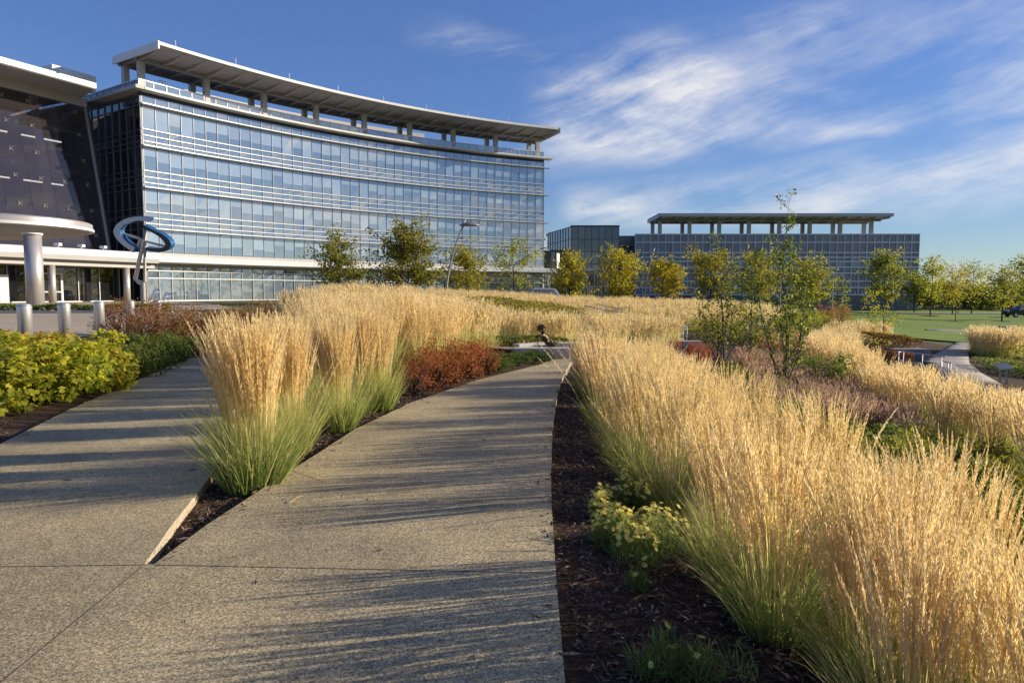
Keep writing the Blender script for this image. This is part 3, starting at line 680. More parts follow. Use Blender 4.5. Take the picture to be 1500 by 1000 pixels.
Geo().box(w0, w1, .4, 5, -.5, 4.6).build('wall', M['dark'], lk)
up = thing('dark_annex', 'small dark annex with one lit window above the glazed corridor', 'annex', (X(815, 121), 121, .6))
a, b = X(797, 121) - X(815, 121), X(829, 121) - X(815, 121); ztu = Z(366, 121) - .6
Geo().box(a, b, -.0, 5, 4.4, ztu).build('wall', M['dark_metal'], up)
Geo().box(a + 1.2, a + 1.9, -.06, -.01, 5.3, ztu - .4).build('window', M['box_glass'], up)
Geo().box(X(816, 121) - X(815, 121) - .1, X(816, 121) - X(815, 121) + .35, -.08, -.02, 5.4, ztu - .6).build('lit_window', M['strip_light'], up)

# ================================================================ FAR OFFICE BUILDING
YF = 133.
fx0, fx1 = X(929, YF), X(1340, YF)
fo = thing('office_building', 'low wide blue-grey gridded office building with columned roof canopy on lawn', 'office building', ((fx0 + fx1) / 2, YF, 0))
cx_ = (fx0 + fx1) / 2; x0, x1 = fx0 - cx_, fx1 - cx_; zT = Z(343, YF); zS = Z(431.5, YF)
Geo().box(x0 + .1, x1 - .1, .3, 24, -2.6, zT - .1).build('wall', M['stone'], fo)
g = Geo(); n_ = 38
lv = [Z(y, YF) for y in (431.5, 421, 412, 400, 391.5, 383, 377, 370, 355, 343)]
for i in range(n_):
    for j, (za, zb) in enumerate(zip(lv, lv[1:])):
        a, b = x0 + (x1 - x0) * i / n_, x0 + (x1 - x0) * (i + 1) / n_
        tn = R.uniform(0, .35)
        if i > 22 and j in (4, 5) and R.random() < .25: tn = 1.
        e = R.normal(0, .012, 4)
        g.add([(a, e[0], za), (b, e[1], za), (b, e[2], zb), (a, e[3], zb)], [(0, 1, 2, 3)], tint=tn)
fz = g.build('front_glazing', M['blue_glass'], fo)
g = Geo()
for i in range(n_ + 1): a = x0 + (x1 - x0) * i / n_; g.box(a - .075, a + .075, -.2, .03, lv[0], zT + .1)
g.build('fins', plain('fins', (.60, .61, .68), .5, .1), fz)
g = Geo()
for z in lv: g.box(x0 - .1, x1 + .1, -.17, .02, z - .085, z + .085)
g.build('rails', plain('far_rails', (.80, .81, .86), .5, .1), fz)
g = Geo()
for i in range(10):
    a = x1 + .0; g.add([(x1 + .02, i * 2.4 + .05, zS), (x1 + .02, i * 2.4 + 2.35, zS), (x1 + .02, i * 2.4 + 2.35, zT), (x1 + .02, i * 2.4 + .05, zT)], [(0, 1, 2, 3)], tint=R.random())
g.build('end_glazing', M['office_glass'], fo)
g = Geo(); g.box(x0 - .15, x1 + .15, -.2, .28, -2.8, zS - .1); fb = g.build('stone_base', M['stone'], fo)
g = Geo()
for z in np.arange(-2.2, zS - .3, .62): g.box(x0 - .1, x1 + .1, -.215, -.203, z, z + .035)
g.build('course_lines', M['dark_metal'], fb)
lme = Geo().tube([(0, -.55, 0), (0, -.25, 0)], .14, 8).mesh('base_light', M['white_panel'])
for i in range(2, n_): link('base_light', lme, fb).location = (x0 + (x1 - x0) * (i + .5) / n_, 0, zS + .35)
zc = Z(320, YF)
xc0, xc1 = X(958, YF) - cx_, X(1284, YF) - cx_
cf = Geo(); cf.add([(xc0, -3.2, zc), (xc1 + .5, -3.2, zc), (xc1 + .5, 7.5, zc), (xc0, 7.5, zc), (xc0, -3.2, zc + .55), (xc1 + .5, -3.2, zc + .55), (xc1 + .5, 7.5, zc + .55), (xc0, 7.5, zc + .55)], [(3,2,1,0),(4,5,6,7),(0,1,5,4),(1,2,6,5),(2,3,7,6),(3,0,4,7)])
rc = cf.build('roof_canopy', plain('canopy_grey', (.46, .43, .48), .5), fo)
g = Geo()
g.box(xc0 - .1, xc1 + .6, -3.35, -3.202, zc + .1, zc + .62)
g.box(xc0 - .15, xc0 - .003, -3.2, 7.5, zc - .2, zc + .62); g.build('edge_trim', plain('trim_grey', (.46, .44, .49), .5), rc)
g = Geo(); g.box(xc0, xc1 + .3, .5, .9, zc - .5, zc - .003); g.box(xc0, xc1 + .3, 5.4, 5.8, zc - .5, zc - .003)
for a in np.linspace(xc0 + .6, xc1, 17): g.box(a - .12, a + .12, -3, 7.2, zc - .3, zc - .005)
g.build('roof_beams', M['soffit'], rc)
for px in (964, 1007, 1050, 1093, 1137, 1181, 1225, 1270):
    a = X(px, YF + .7) - cx_; b = X(px - 10.5, YF + 5.6) - cx_
    Geo().box(a - .33, a + .33, .42, .98, zT - .1, zc - .45).build('roof_column', M['beige_panel'], fo)
    Geo().box(b - .33, b + .33, 5.32, 5.88, zT - .1, zc - .45).build('roof_column', M['beige_panel'], fo)
Geo().box(x0 + 1, x1 - 1, .5, 23, zT - .12, zT - .02).build('roof_deck', M['grey_panel'], fo)
# stone wing between them
sw = thing('stone_wing', 'windowless grey stone wing between dark glass block and gridded office', 'building', (X(918, 137), 137, 0))
a, b = X(897, 137) - X(918, 137), X(940, 137) - X(918, 137)
Geo().box(a, b, 0, 12, -.5, Z(362, 137)).build('wall', M['stone'], sw)
Geo().box(a - .1, b + .1, -.35, 12, Z(361.5, 137), Z(345.5, 137)).build('upper_wall', plain('upper_wall', (.20, .19, .18), .8, nz=.15, scale=1), sw)
# brick building far right
bb = thing('brick_building', 'low brown brick building behind the lawn trees', 'building', (X(1470, 150), 150, -1.9))
w = X(1545, 150) - X(1470, 150); w2 = X(1412, 150) - X(1470, 150)
Geo().box(w2, w, 0, 10, -.5, Z(437, 150) + 1.9).build('wall', M['brick'], bb)
Geo().box(w2 - .3, w + .3, -.3, 10.3, Z(437, 150) + 1.92, Z(437, 150) + 2.2).build('roof', M['grey_panel'], bb)
for px in (1429, 1439, 1453, 1464, 1476, 1490, 1500):
    a = X(px, 150) - X(1470, 150); f = Geo().box(a - .55, a + .55, -.05, .02, .5, 1.6).build('window', M['dark'], bb)
    Geo().box(a - .65, a + .65, -.12, -.06, .38, .48).build('sill', M['white_panel'], f)

# ================================================================ PLANTS
def unit(a): return a / (np.linalg.norm(a, axis=-1, keepdims=True) + 1e-12)
def reed(seed, nleaf, nstem, spk, H=1.5, spread=.20, lean=(-.10, .02), wmul=1.0, fat=1.0, wildf=.035, hv=.44, lb=1.0):
    """a clump of feather reed grass: (leaf blades and stalks, plumes) as two Geo"""
    r = np.random.default_rng(seed); A = Geo(); B = Geo()
    # blades
    n, K = nleaf, 5
    az = r.uniform(0, 2 * PI, n); rad = .17 * np.sqrt(r.random(n)); az0 = az + r.normal(0, .6, n)
    L = r.uniform(.45, .95, n) * H * .62; th0 = .08 + rad * 1.4 + r.uniform(0, .25, n); bend = lb * r.uniform(.15, 1.5, n) * (.4 + r.random(n))
    t = np.linspace(0, 1, K)
    th = th0[:, None] + bend[:, None] * t[None] ** 1.6; d = (L / (K - 1))[:, None]
    rr = np.concatenate([np.zeros((n, 1)), np.cumsum(np.sin(th[:, :-1]) * d, 1)], 1); zz = np.concatenate([np.zeros((n, 1)), np.cumsum(np.cos(th[:, :-1]) * d, 1)], 1)
    Pn = np.stack([rad[:, None] * np.cos(az0)[:, None] + rr * np.cos(az)[:, None], rad[:, None] * np.sin(az0)[:, None] + rr * np.sin(az)[:, None], zz - .02], 2)
    Pn[:, :, 0] += lean[0] * .5 * zz ** 2; Pn[:, :, 1] += lean[1] * .5 * zz ** 2
    sa = az + PI / 2 + r.normal(0, .7, n); side = np.stack([np.cos(sa), np.sin(sa), np.zeros(n)], 1)
    w = (r.uniform(.005, .009, n) * wmul)[:, None] * (1 - t[None] ** 2 * .9)
    dry = (r.random(n) < .26) * r.uniform(.3, .6, n)
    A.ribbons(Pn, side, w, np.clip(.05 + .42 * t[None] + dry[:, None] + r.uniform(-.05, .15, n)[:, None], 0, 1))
    # stalks
    n, K = nstem, 5
    az = r.uniform(0, 2 * PI, n); q = np.sqrt(r.random(n)); rad = .13 * q
    Hs = H * (1.07 - hv * r.random(n) ** 1.25) * (1 - .08 * q); th0 = spread * q * r.uniform(.5, 1.25, n); wild = r.random(n) < wildf; th0[wild] += r.uniform(.08, .4, wild.sum())
    bend = r.uniform(0, .16, n); pl = r.uniform(.34, .52, n) * (H / 1.5); Ls = Hs - pl
    t = np.linspace(0, 1, K); th = th0[:, None] + bend[:, None] * t[None] ** 2; d = (Ls / (K - 1))[:, None]
    rr = np.concatenate([np.zeros((n, 1)), np.cumsum(np.sin(th[:, :-1]) * d, 1)], 1); zz = np.concatenate([np.zeros((n, 1)), np.cumsum(np.cos(th[:, :-1]) * d, 1)], 1)
    Pn = np.stack([(rad[:, None] + rr) * np.cos(az)[:, None], (rad[:, None] + rr) * np.sin(az)[:, None], zz - .02], 2)
    Pn[:, :, 0] += lean[0] * .5 * zz ** 2; Pn[:, :, 1] += lean[1] * .5 * zz ** 2
    sa = r.uniform(0, 2 * PI, n); side = np.stack([np.cos(sa), np.sin(sa), np.zeros(n)], 1)
    w = np.full((n, K), .0032 * wmul)
    A.ribbons(Pn, side, w, np.clip(.45 + .55 * t[None] + r.uniform(-.1, .1, n)[:, None], 0, 1))
    # plumes
    tip = Pn[:, -1]; ax = unit(Pn[:, -1] - Pn[:, -2]); droop = r.uniform(.0, .30, n)
    hd = unit(np.stack([np.cos(az) + lean[0] * 4, np.sin(az), np.zeros(n)], 1))
    val = r.uniform(.15, .85, n)
    def axis_pt(tt): return tip[:, None] + ax[:, None] * (pl[:, None] * tt)[:, :, None] + hd[:, None] * (pl[:, None] * droop[:, None] * tt ** 2 * .6)[:, :, None] - np.array([0, 0, 1.])[None, None] * (pl[:, None] * droop[:, None] * tt ** 2 * .12)[:, :, None]
    if spk:
        tt = np.tile((np.arange(spk) + .3) / spk, (n, 1)) + r.normal(0, .012, (n, spk)); C = axis_pt(tt)
        e1 = unit(np.cross(ax, np.array([.3, .8, .1]))); e2 = np.cross(ax, e1)
        ph = np.arange(spk)[None] * 2.4 + r.uniform(0, 6.3, n)[:, None]
        radv = e1[:, None] * np.cos(ph)[:, :, None] + e2[:, None] * np.sin(ph)[:, :, None]
        an = r.uniform(.06, .26, (n, spk)) * np.clip(1.5 * np.sin(PI * np.clip(tt * .8 + .12, 0, 1)), .25, 1.2) * fat * r.uniform(.6, 1.25, n)[:, None]
        D = ax[:, None] * np.cos(an)[:, :, None] + radv * np.sin(an)[:, :, None] + hd[:, None] * (droop[:, None] * tt * .5)[:, :, None]
        Lk = fat ** .4 * r.uniform(.055, .085, (n, spk)) * (1.1 - .55 * tt) * (26 / spk) ** .45
        C = C + unit(D) * (Lk * .42)[:, :, None]
        N = r.normal(0, 1, (n * spk, 3))
        B.leaves(C.reshape(-1, 3), D.reshape(-1, 3), N, Lk.ravel(), (Lk * .14 * (26 / spk) ** .35 * fat ** .4).ravel(), np.clip(np.repeat(val, spk) + r.normal(0, .14, n * spk), 0, 1))
        cen = axis_pt(np.tile(np.linspace(0, 1, 4), (n, 1))); B.ribbons(cen, side, np.tile(np.array([.005, .006, .004, .001]), (n, 1)) * wmul, np.repeat(val[:, None] * .8, 4, 1))
    else:
        for kx in range(3):
            c = axis_pt(np.full((n, 1), .42 + .12 * kx))[:, 0]; D = ax + hd * droop[:, None] * .5 + r.normal(0, .06, (n, 3)); N = r.normal(0, 1, (n, 3))
            B.leaves(c, D, N, pl * r.uniform(.75, 1.05, n), .026 * wmul * r.uniform(.7, 1.2, n), np.clip(val + r.normal(0, .1, n), 0, 1))
    return A, B
def reed_proto(seed, *a, **kw):
    A, B = reed(seed, *a, **kw)
    return A.mesh('reed_leaves', M['reed_leaf']), B.mesh('reed_plumes', M['reed_plume'])
NEAR = [reed_proto(10 + i, 420, 118, 64, 1.5, .14, fat=1.55, lean=(-.13 + .02 * i, .03 * (i - 2.5) / 2.5)) for i in range(7)]
TALL = [reed_proto(20 + i, 620, 330, 36, 1.56, .075, fat=1.15, lean=(-.07, .0), wildf=.008, hv=.34, lb=.55) for i in range(3)]
LEAFY = [reed_proto(80 + i, 520, 16, 46, 1.5, .2) for i in range(3)]
MID = [reed_proto(30 + i, 190, 150, 22, 1.5, .17, wmul=1.3) for i in range(6)]
FAR = [reed_proto(40 + i, 110, 120, 8, 1.5, .16, wmul=1.6) for i in range(4)]
FARG = [[q.arrays() for q in reed(50 + i, 34, 62, 5, 1.5, .17, wmul=2.0)] for i in range(4)]
used = []
def put_reed(x, y, proto, sc, label, group, rz=None, scz=None, z=None):
    rz = R.uniform(-.5, .5) if rz is None else rz
    t = thing('reed_clump', label, 'ornamental grass', (x, y, h1(x, y) if z is None else z), rz, group)
    t.scale = (sc, sc, scz or sc)
    l_ = link('leaves', proto[0], t); p_ = link('plume_sprays', proto[1], t); used.append((x, y)); return t
def in_poly(x, y, poly):
    c = False
    for (x0, y0), (x1, y1) in zip(poly, poly[1:] + poly[:1]):
        if (y0 > y) != (y1 > y) and x < (x1 - x0) * (y - y0) / (y1 - y0) + x0: c = not c
    return c
def scatter(poly, step, jit=.3, seed=0):
    r = np.random.default_rng(seed); xs, ys = zip(*poly); out = []
    for j, y in enumerate(np.arange(min(ys), max(ys) + step, step * .87)):
        for x in np.arange(min(xs) - step, max(xs) + step, step):
            p_ = (x + (j % 2) * step * .5 + r.uniform(-jit, jit) * step, y + r.uniform(-jit, jit) * step)
            if in_poly(*p_, poly): out.append(p_)
    return out
# the three clumps at the tip of the planted wedge
for (px, py, sc, lab) in ((372, 716, .98, 'front tan feather reed grass clump at the narrow tip between the two paths'),
                          (497, 632, .93, 'tan feather reed grass clump with bushy green base, second from the wedge tip'),
                          (556, 602, .93, 'tan feather reed grass clump just before the red leaved shrubs')):
    c = G(px, py, -.07); put_reed(c[0], c[1], TALL[len(used) % 3], sc * (1.25 if px < 400 else 1.05), lab, 'feather reed grass clumps', z=-.09, scz=sc)
for (x, y, lab) in ((-2.42, 6.3, 'tan feather reed grass clump touching the back of the front one'), (-2.32, 7.05, 'tan feather reed grass clump close behind the front one, on the left path side'), (-2.75, 8.3, 'tan feather reed grass clump third back along the left path edge'), (-2.1, 9.4, 'tan feather reed grass clump between the third clump and the left path')):
    put_reed(x, y, TALL[len(used) % 3], 1.05, lab, 'feather reed grass clumps', scz=.93)
cen = [(-2.45, 6.8), (-2.6, 7.6), (-3.0, 9.8), (-4.2, 14), (-5.4, 18), (-6.8, 22.5), (-1.2, 22.5), (-1.0, 18.3), (-1.5, 14.5), (-2.35, 12), (-2.3, 10.4), (-2.5, 9), (-2.45, 7.6), (-2.25, 6.7)]
for x, y in scatter(cen, .70, .22, 1):
    if min(math.dist((x, y), u_) for u_ in used[:7]) < .6: continue
    put_reed(x, y, (MID if y < 16 else FAR)[int(R.integers(0, 4))] if y > 9 else NEAR[int(R.integers(6))], R.uniform(.92, 1.06), 'tan feather reed grass clump in the tall drift between the two near paths', 'reed grass between the two paths')
drift = [(1.3, 12.2), (1.12, 9.5), (1.05, 7), (1.25, 5.3), (1.5, 4.15), (1.5, 3.4), (1.45, 2.2), (3.1, 1.9), (3.25, 4.2), (3.15, 7), (3.1, 9.5), (3.3, 12.5), (3.9, 16.2), (3.1, 16.6), (2.05, 14.2)]
for x, y in scatter(drift, .60, .30, 2) + [(1.22, 11.4), (1.34, 12.6), (1.38, 3.5), (1.62, 3.05), (1.32, 4.1), (1.75, 2.5)]:
    pr = NEAR if y < 8.5 else MID
    sc = R.uniform(.60, .88)
    if .45 < x < 2.15 and abs(y - (4.5 + (x - .75) * .23)) < .42: pr = LEAFY; sc = R.uniform(.5, .62)
    put_reed(x, y, pr[int(R.integers(len(pr)))], sc * R.uniform(1.0, 1.2), 'tan feather reed grass clump in the sloping drift right of the main path', 'reed grass right of the main path', scz=sc)
belt = [(14.8, 34), (16.4, 33), (13.8, 27), (12.8, 21), (12.2, 16.5), (12.0, 11.5), (9.3, 11.5), (9.9, 16), (10.3, 20), (11.6, 27)]
for x, y in scatter(belt, .92, .25, 3):
    put_reed(x, y, FAR[int(R.integers(4))], R.uniform(.92, 1.1), 'tan feather reed grass clump in the curving belt above the lower garden', 'reed grass belt in the lower garden')
fl, fp_ = Geo(), Geo()
def far_reeds(poly, step, seed, sc=1.0):
    for x, y in scatter(poly, step, .3, seed):
        a, b = FARG[int(R.integers(4))]; s_ = sc * R.uniform(.88, 1.08); rz = R.uniform(0, 6.28); z = h1(x, y) - .02
        fl.merge(*a, (x, y, z), rz, s_); fp_.merge(*b, (x, y, z), rz, s_)
far_reeds([(-7.9, 22.8), (-1.5, 22.8), (-1.0, 24.4), (2.6, 26.6), (3.2, 31), (-2, 33), (-9, 33), (-9.2, 27)], .8, 4)
far_reeds([(-8, 45), (4, 46), (9.5, 48), (12, 60), (0, 62), (-9, 58)], 1.05, 5)
far_reeds([(3.6, 29.5), (8.2, 34), (9.0, 37), (6.2, 38.5), (3.2, 35)], .85, 6)
far_reeds([(7.2, 45.5), (12, 45.5), (17.5, 47), (25, 60), (24, 70), (10, 63)], 1.15, 7)
far_reeds([(26.0, 38.6), (29.4, 38.8), (32.2, 43), (29.0, 43)], .6, 8, 1.15)
far_reeds([(15.4, 34), (16.6, 33), (20.4, 40.6), (24.8, 43.5), (25.4, 46.5), (21.4, 45.5)], .9, 9)
far_reeds([(-1.0, 18.6), (-.5, 21), (-1.2, 22.6), (-2.2, 22.6)], .75, 10)
st = thing('reed_grass_mass', None, None); st['kind'] = 'stuff'
st['label'] = 'distant drifts of tan feather reed grass'
for nm, gg, mm in (('leaves', fl, 'reed_leaf'), ('plume_sprays', fp_, 'reed_plume')):
    o = gg.build(nm, M[mm], st); o['kind'] = 'stuff'

# ---- shrubs: leaves spread through a lumpy mound, with stems of their own
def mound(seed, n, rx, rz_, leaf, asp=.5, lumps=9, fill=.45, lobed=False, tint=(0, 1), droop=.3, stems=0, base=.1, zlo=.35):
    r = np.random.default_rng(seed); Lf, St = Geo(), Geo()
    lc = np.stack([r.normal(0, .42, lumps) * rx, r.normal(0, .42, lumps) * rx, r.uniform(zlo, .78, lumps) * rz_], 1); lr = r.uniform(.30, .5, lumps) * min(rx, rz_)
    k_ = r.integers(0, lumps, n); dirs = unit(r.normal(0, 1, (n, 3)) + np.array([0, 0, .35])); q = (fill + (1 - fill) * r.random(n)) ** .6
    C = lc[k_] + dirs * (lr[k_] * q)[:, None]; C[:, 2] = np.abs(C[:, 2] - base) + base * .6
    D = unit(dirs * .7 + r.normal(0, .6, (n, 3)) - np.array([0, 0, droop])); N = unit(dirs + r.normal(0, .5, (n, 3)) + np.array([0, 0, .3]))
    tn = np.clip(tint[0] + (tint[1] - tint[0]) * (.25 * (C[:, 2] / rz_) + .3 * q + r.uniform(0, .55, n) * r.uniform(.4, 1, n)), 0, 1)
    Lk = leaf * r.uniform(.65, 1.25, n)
    if lobed:
        B = unit(np.cross(N, D)); N2 = np.cross(D, B)
        sh = np.array([(0, -.5, 0), (.20, -.36, .03), (.58, -.16, -.03), (.20, .0, .06), (.42, .40, -.04), (0, .68, -.10), (-.42, .40, -.04), (-.20, .0, .06), (-.58, -.16, -.03), (-.20, -.36, .03)])
        V = C[:, None] + (B[:, None] * sh[None, :, 0, None] + D[:, None] * sh[None, :, 1, None] + N2[:, None] * sh[None, :, 2, None]) * Lk[:, None, None]
        m_ = np.concatenate([V, C[:, None]], 1); ids = np.arange(n)[:, None, None] * 11
        T = np.array([(10, j, (j + 1) % 10) for j in range(10)])[None] + ids
        Lf.add(m_, None, T.reshape(-1, 3), np.repeat(tn, 11))
    else: Lf.leaves(C, D, N, Lk, Lk * asp, tn, .12)
    for i in range(stems):
        c = lc[i % lumps]; Pm = np.array([c[0] * .35, c[1] * .35, c[2] * .5]) + r.normal(0, .05, 3) * rx
        St.tube([(r.normal(0, .05), r.normal(0, .05), -.05), Pm, c + r.normal(0, .12, 3) * rx], [.012, .009, .004], 4)
    return Lf, St
def shrub_protos(count, seed, mat, name, **kw):
    out = []
    for i in range(count):
        a, b = mound(seed + i, **kw); out.append((a.mesh(name, M[mat]), b.mesh('stems', M['dark_bark']) if b.n else None))
    return out
def put_shrub(kind, x, y, proto, sc, label, group, cat='shrub', rz=None, scz=None, z=None):
    t = thing(kind, label, cat, (x, y, h1(x, y) if z is None else z), R.uniform(0, 6.28) if rz is None else rz, group); t.scale = (sc, sc, scz or sc)
    link('foliage', proto[0], t)
    if proto[1]: link('stems', proto[1], t)
    return t
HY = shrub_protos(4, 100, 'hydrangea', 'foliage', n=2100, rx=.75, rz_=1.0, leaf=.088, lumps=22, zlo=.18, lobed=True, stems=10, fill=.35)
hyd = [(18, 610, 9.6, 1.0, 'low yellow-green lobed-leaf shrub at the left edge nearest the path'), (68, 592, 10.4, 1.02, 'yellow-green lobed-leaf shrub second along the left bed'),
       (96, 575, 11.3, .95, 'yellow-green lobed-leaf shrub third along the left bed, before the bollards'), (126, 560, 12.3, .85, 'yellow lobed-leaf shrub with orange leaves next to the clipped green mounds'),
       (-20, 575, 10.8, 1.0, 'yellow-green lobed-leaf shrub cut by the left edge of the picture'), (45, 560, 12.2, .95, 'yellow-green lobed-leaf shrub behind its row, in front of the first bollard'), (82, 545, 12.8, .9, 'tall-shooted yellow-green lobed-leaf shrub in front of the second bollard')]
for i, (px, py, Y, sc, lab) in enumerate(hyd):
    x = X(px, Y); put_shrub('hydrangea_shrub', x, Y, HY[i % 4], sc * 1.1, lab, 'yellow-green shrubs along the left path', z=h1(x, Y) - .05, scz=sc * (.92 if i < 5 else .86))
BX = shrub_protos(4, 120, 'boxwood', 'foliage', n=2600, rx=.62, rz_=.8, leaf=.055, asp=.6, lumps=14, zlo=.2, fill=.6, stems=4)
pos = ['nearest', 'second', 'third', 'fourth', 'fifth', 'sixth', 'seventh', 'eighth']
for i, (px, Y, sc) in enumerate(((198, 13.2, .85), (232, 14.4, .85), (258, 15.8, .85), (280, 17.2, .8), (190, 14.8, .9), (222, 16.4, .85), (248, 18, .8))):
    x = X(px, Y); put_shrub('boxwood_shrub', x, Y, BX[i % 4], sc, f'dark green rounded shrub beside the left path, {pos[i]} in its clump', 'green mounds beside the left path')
for i, (px, py, sc) in enumerate(((733, 545, .68), (758, 538, .72), (780, 533, .7), (803, 528, .6), (745, 531, .75), (770, 526, .75), (792, 522, .62))):
    c = G(px, py, -.06); put_shrub('boxwood_shrub', c[0], c[1], BX[(i + 1) % 4], sc, f'small dark green shrub in front of the low wall, {pos[i]} in its row', 'green mounds before the low wall', scz=.42 if i < 4 else .36)
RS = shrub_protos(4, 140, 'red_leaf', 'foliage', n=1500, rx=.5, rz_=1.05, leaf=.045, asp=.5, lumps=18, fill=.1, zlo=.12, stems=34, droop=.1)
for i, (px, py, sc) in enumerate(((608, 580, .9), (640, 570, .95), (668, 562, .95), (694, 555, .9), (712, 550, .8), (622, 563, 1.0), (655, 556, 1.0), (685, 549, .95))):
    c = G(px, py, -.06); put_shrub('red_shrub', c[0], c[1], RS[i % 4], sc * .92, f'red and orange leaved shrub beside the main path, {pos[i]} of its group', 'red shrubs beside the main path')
BS = shrub_protos(4, 160, 'brownred_leaf', 'foliage', n=1500, rx=.7, rz_=1.2, leaf=.055, asp=.5, lumps=18, fill=.1, zlo=.15, stems=26, droop=.1)
for i, (px, Y) in enumerate(((205, 19.5), (240, 19.0), (272, 19.2), (304, 19.6), (336, 20), (366, 20.8), (392, 22), (222, 21), (258, 21.2), (290, 21.8), (322, 22.2), (352, 23), (384, 24.5), (172, 20.5))):
    x = X(px, Y); put_shrub('russet_shrub', x, Y, BS[i % 4], R.uniform(1.08, 1.25), 'russet leaved shrub in the loose hedge behind the left path', 'russet shrubs behind the left path')
# low clipped planting in the entrance island, with its kerb
def hedge(name, poly, h, n, leaf, mat, label, seed, cat='hedge'):
    r = np.random.default_rng(seed); xs, ys = zip(*poly); P_ = []
    while len(P_) < n:
        q = np.stack([r.uniform(min(xs), max(xs), n), r.uniform(min(ys), max(ys), n)], 1)
        P_ += [p for p in q if in_poly(*p, poly)]
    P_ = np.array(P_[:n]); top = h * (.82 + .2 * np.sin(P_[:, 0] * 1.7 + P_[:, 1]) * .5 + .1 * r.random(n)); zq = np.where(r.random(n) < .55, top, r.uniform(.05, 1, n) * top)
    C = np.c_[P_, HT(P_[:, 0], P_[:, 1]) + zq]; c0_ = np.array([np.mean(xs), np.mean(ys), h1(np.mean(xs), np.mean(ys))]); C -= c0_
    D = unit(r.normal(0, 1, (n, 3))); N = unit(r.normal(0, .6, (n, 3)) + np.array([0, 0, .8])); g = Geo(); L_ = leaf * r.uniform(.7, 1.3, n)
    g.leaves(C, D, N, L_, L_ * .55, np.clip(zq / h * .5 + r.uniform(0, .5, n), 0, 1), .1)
    o = g.build(name, M[mat]); o.location = c0_.tolist(); return props(o, label, cat)
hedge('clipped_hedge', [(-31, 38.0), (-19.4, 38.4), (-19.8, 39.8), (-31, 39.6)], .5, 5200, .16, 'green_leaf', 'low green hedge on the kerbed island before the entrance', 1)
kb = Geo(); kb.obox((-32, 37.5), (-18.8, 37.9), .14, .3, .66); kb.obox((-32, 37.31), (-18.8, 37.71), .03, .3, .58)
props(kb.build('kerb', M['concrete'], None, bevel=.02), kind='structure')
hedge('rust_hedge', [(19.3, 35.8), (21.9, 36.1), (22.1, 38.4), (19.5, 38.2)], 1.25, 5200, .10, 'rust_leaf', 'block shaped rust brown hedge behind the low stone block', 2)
hedge('rust_ground_cover', [(15.5, 24.3), (19, 22.8), (24, 21), (24, 18), (17.5, 20), (14.8, 22.5)], .5, 4200, .10, 'rust_leaf', 'low russet planting along the lower garden path', 3, 'planting')
hedge('green_ground_cover', [(21.5, 30.5), (23.6, 28.3), (25, 30), (24.5, 34), (23, 34)], .55, 2600, .12, 'green_leaf', 'low green planting at the bend of the garden path', 4, 'planting')
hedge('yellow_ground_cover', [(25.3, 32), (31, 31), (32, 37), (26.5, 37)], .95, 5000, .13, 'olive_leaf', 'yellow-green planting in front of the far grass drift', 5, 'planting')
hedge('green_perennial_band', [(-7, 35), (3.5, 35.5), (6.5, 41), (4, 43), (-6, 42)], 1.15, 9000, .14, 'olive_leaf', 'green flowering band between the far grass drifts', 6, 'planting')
hedge('rust_ground_cover', [(17, 35), (19.2, 32.5), (20.3, 34.3), (18.5, 36.5)], .6, 2400, .10, 'rust_leaf', 'russet planting beside the handrail of the lower steps', 7, 'planting')
hedge('brown_ground_cover', [(24.5, 27.5), (28, 26.2), (31, 30.5), (25.6, 30.8)], .55, 2600, .10, 'rust_leaf', 'brown planting behind the slanted sign', 8, 'planting')
hedge('green_ground_cover', [(9.6, 38.5), (15, 38.5), (16.5, 44.5), (12, 45)], .9, 4200, .13, 'olive_leaf', 'olive green planting right of the middle steps', 9, 'planting')
hedge('green_ground_cover', [(-1.0, 23.5), (2.4, 25.2), (2.8, 26.4), (-1, 24.6)], .55, 2000, .10, 'green_leaf', 'dark green planting behind the seated bronze figure', 10, 'planting')
hedge('mauve_ground_cover', [(12.6, 30), (14.6, 33.5), (17.5, 41.5), (20.5, 46.5), (17, 46), (12.5, 37)], .85, 5200, .12, 'brownred_leaf', 'brown and mauve planting left of the upper end of the grass belt', 11, 'planting')
hedge('olive_ground_cover', [(18, 47), (21, 46.8), (27, 58), (31, 66), (27.5, 66)], 1.0, 4200, .16, 'olive_leaf', 'olive planting between the far grass drift and the lawn', 12, 'planting')
# valley plants between the two right-hand grass drifts
GP = shrub_protos(4, 180, 'green_leaf', 'foliage', n=900, rx=.6, rz_=.85, leaf=.10, asp=.3, lumps=9, fill=.3, stems=14, droop=.0)
OP = shrub_protos(3, 190, 'olive_leaf', 'foliage', n=900, rx=.6, rz_=.9, leaf=.10, asp=.35, lumps=9, fill=.3, stems=12, droop=.0)
val_ = [(3.7, 5.2), (8.6, 6.6), (9.0, 11.5), (8.8, 14), (4.9, 14.2), (3.9, 11)]
for i, (x, y) in enumerate(scatter(val_, .95, .3, 11)):
    put_shrub('leafy_perennial', x, y, (GP + OP)[int(R.integers(7))], R.uniform(.7, 1.05), 'leafy green perennial in the hollow between two tan grass drifts', 'green perennials in the hollow', 'perennial')
for i, (x, y, lab) in enumerate(((5.7, 18.6, 'yellow-green shrub left of the forked young tree'), (6.3, 19.6, 'yellow-green shrub behind the thin young tree'), (6.6, 17.6, 'yellow-green shrub at the foot of the forked young tree'), (7.4, 17.4, 'olive shrub under the forked young tree'))):
    put_shrub('yellow_green_shrub', x, y, OP[i % 3], 1.05, lab, None)
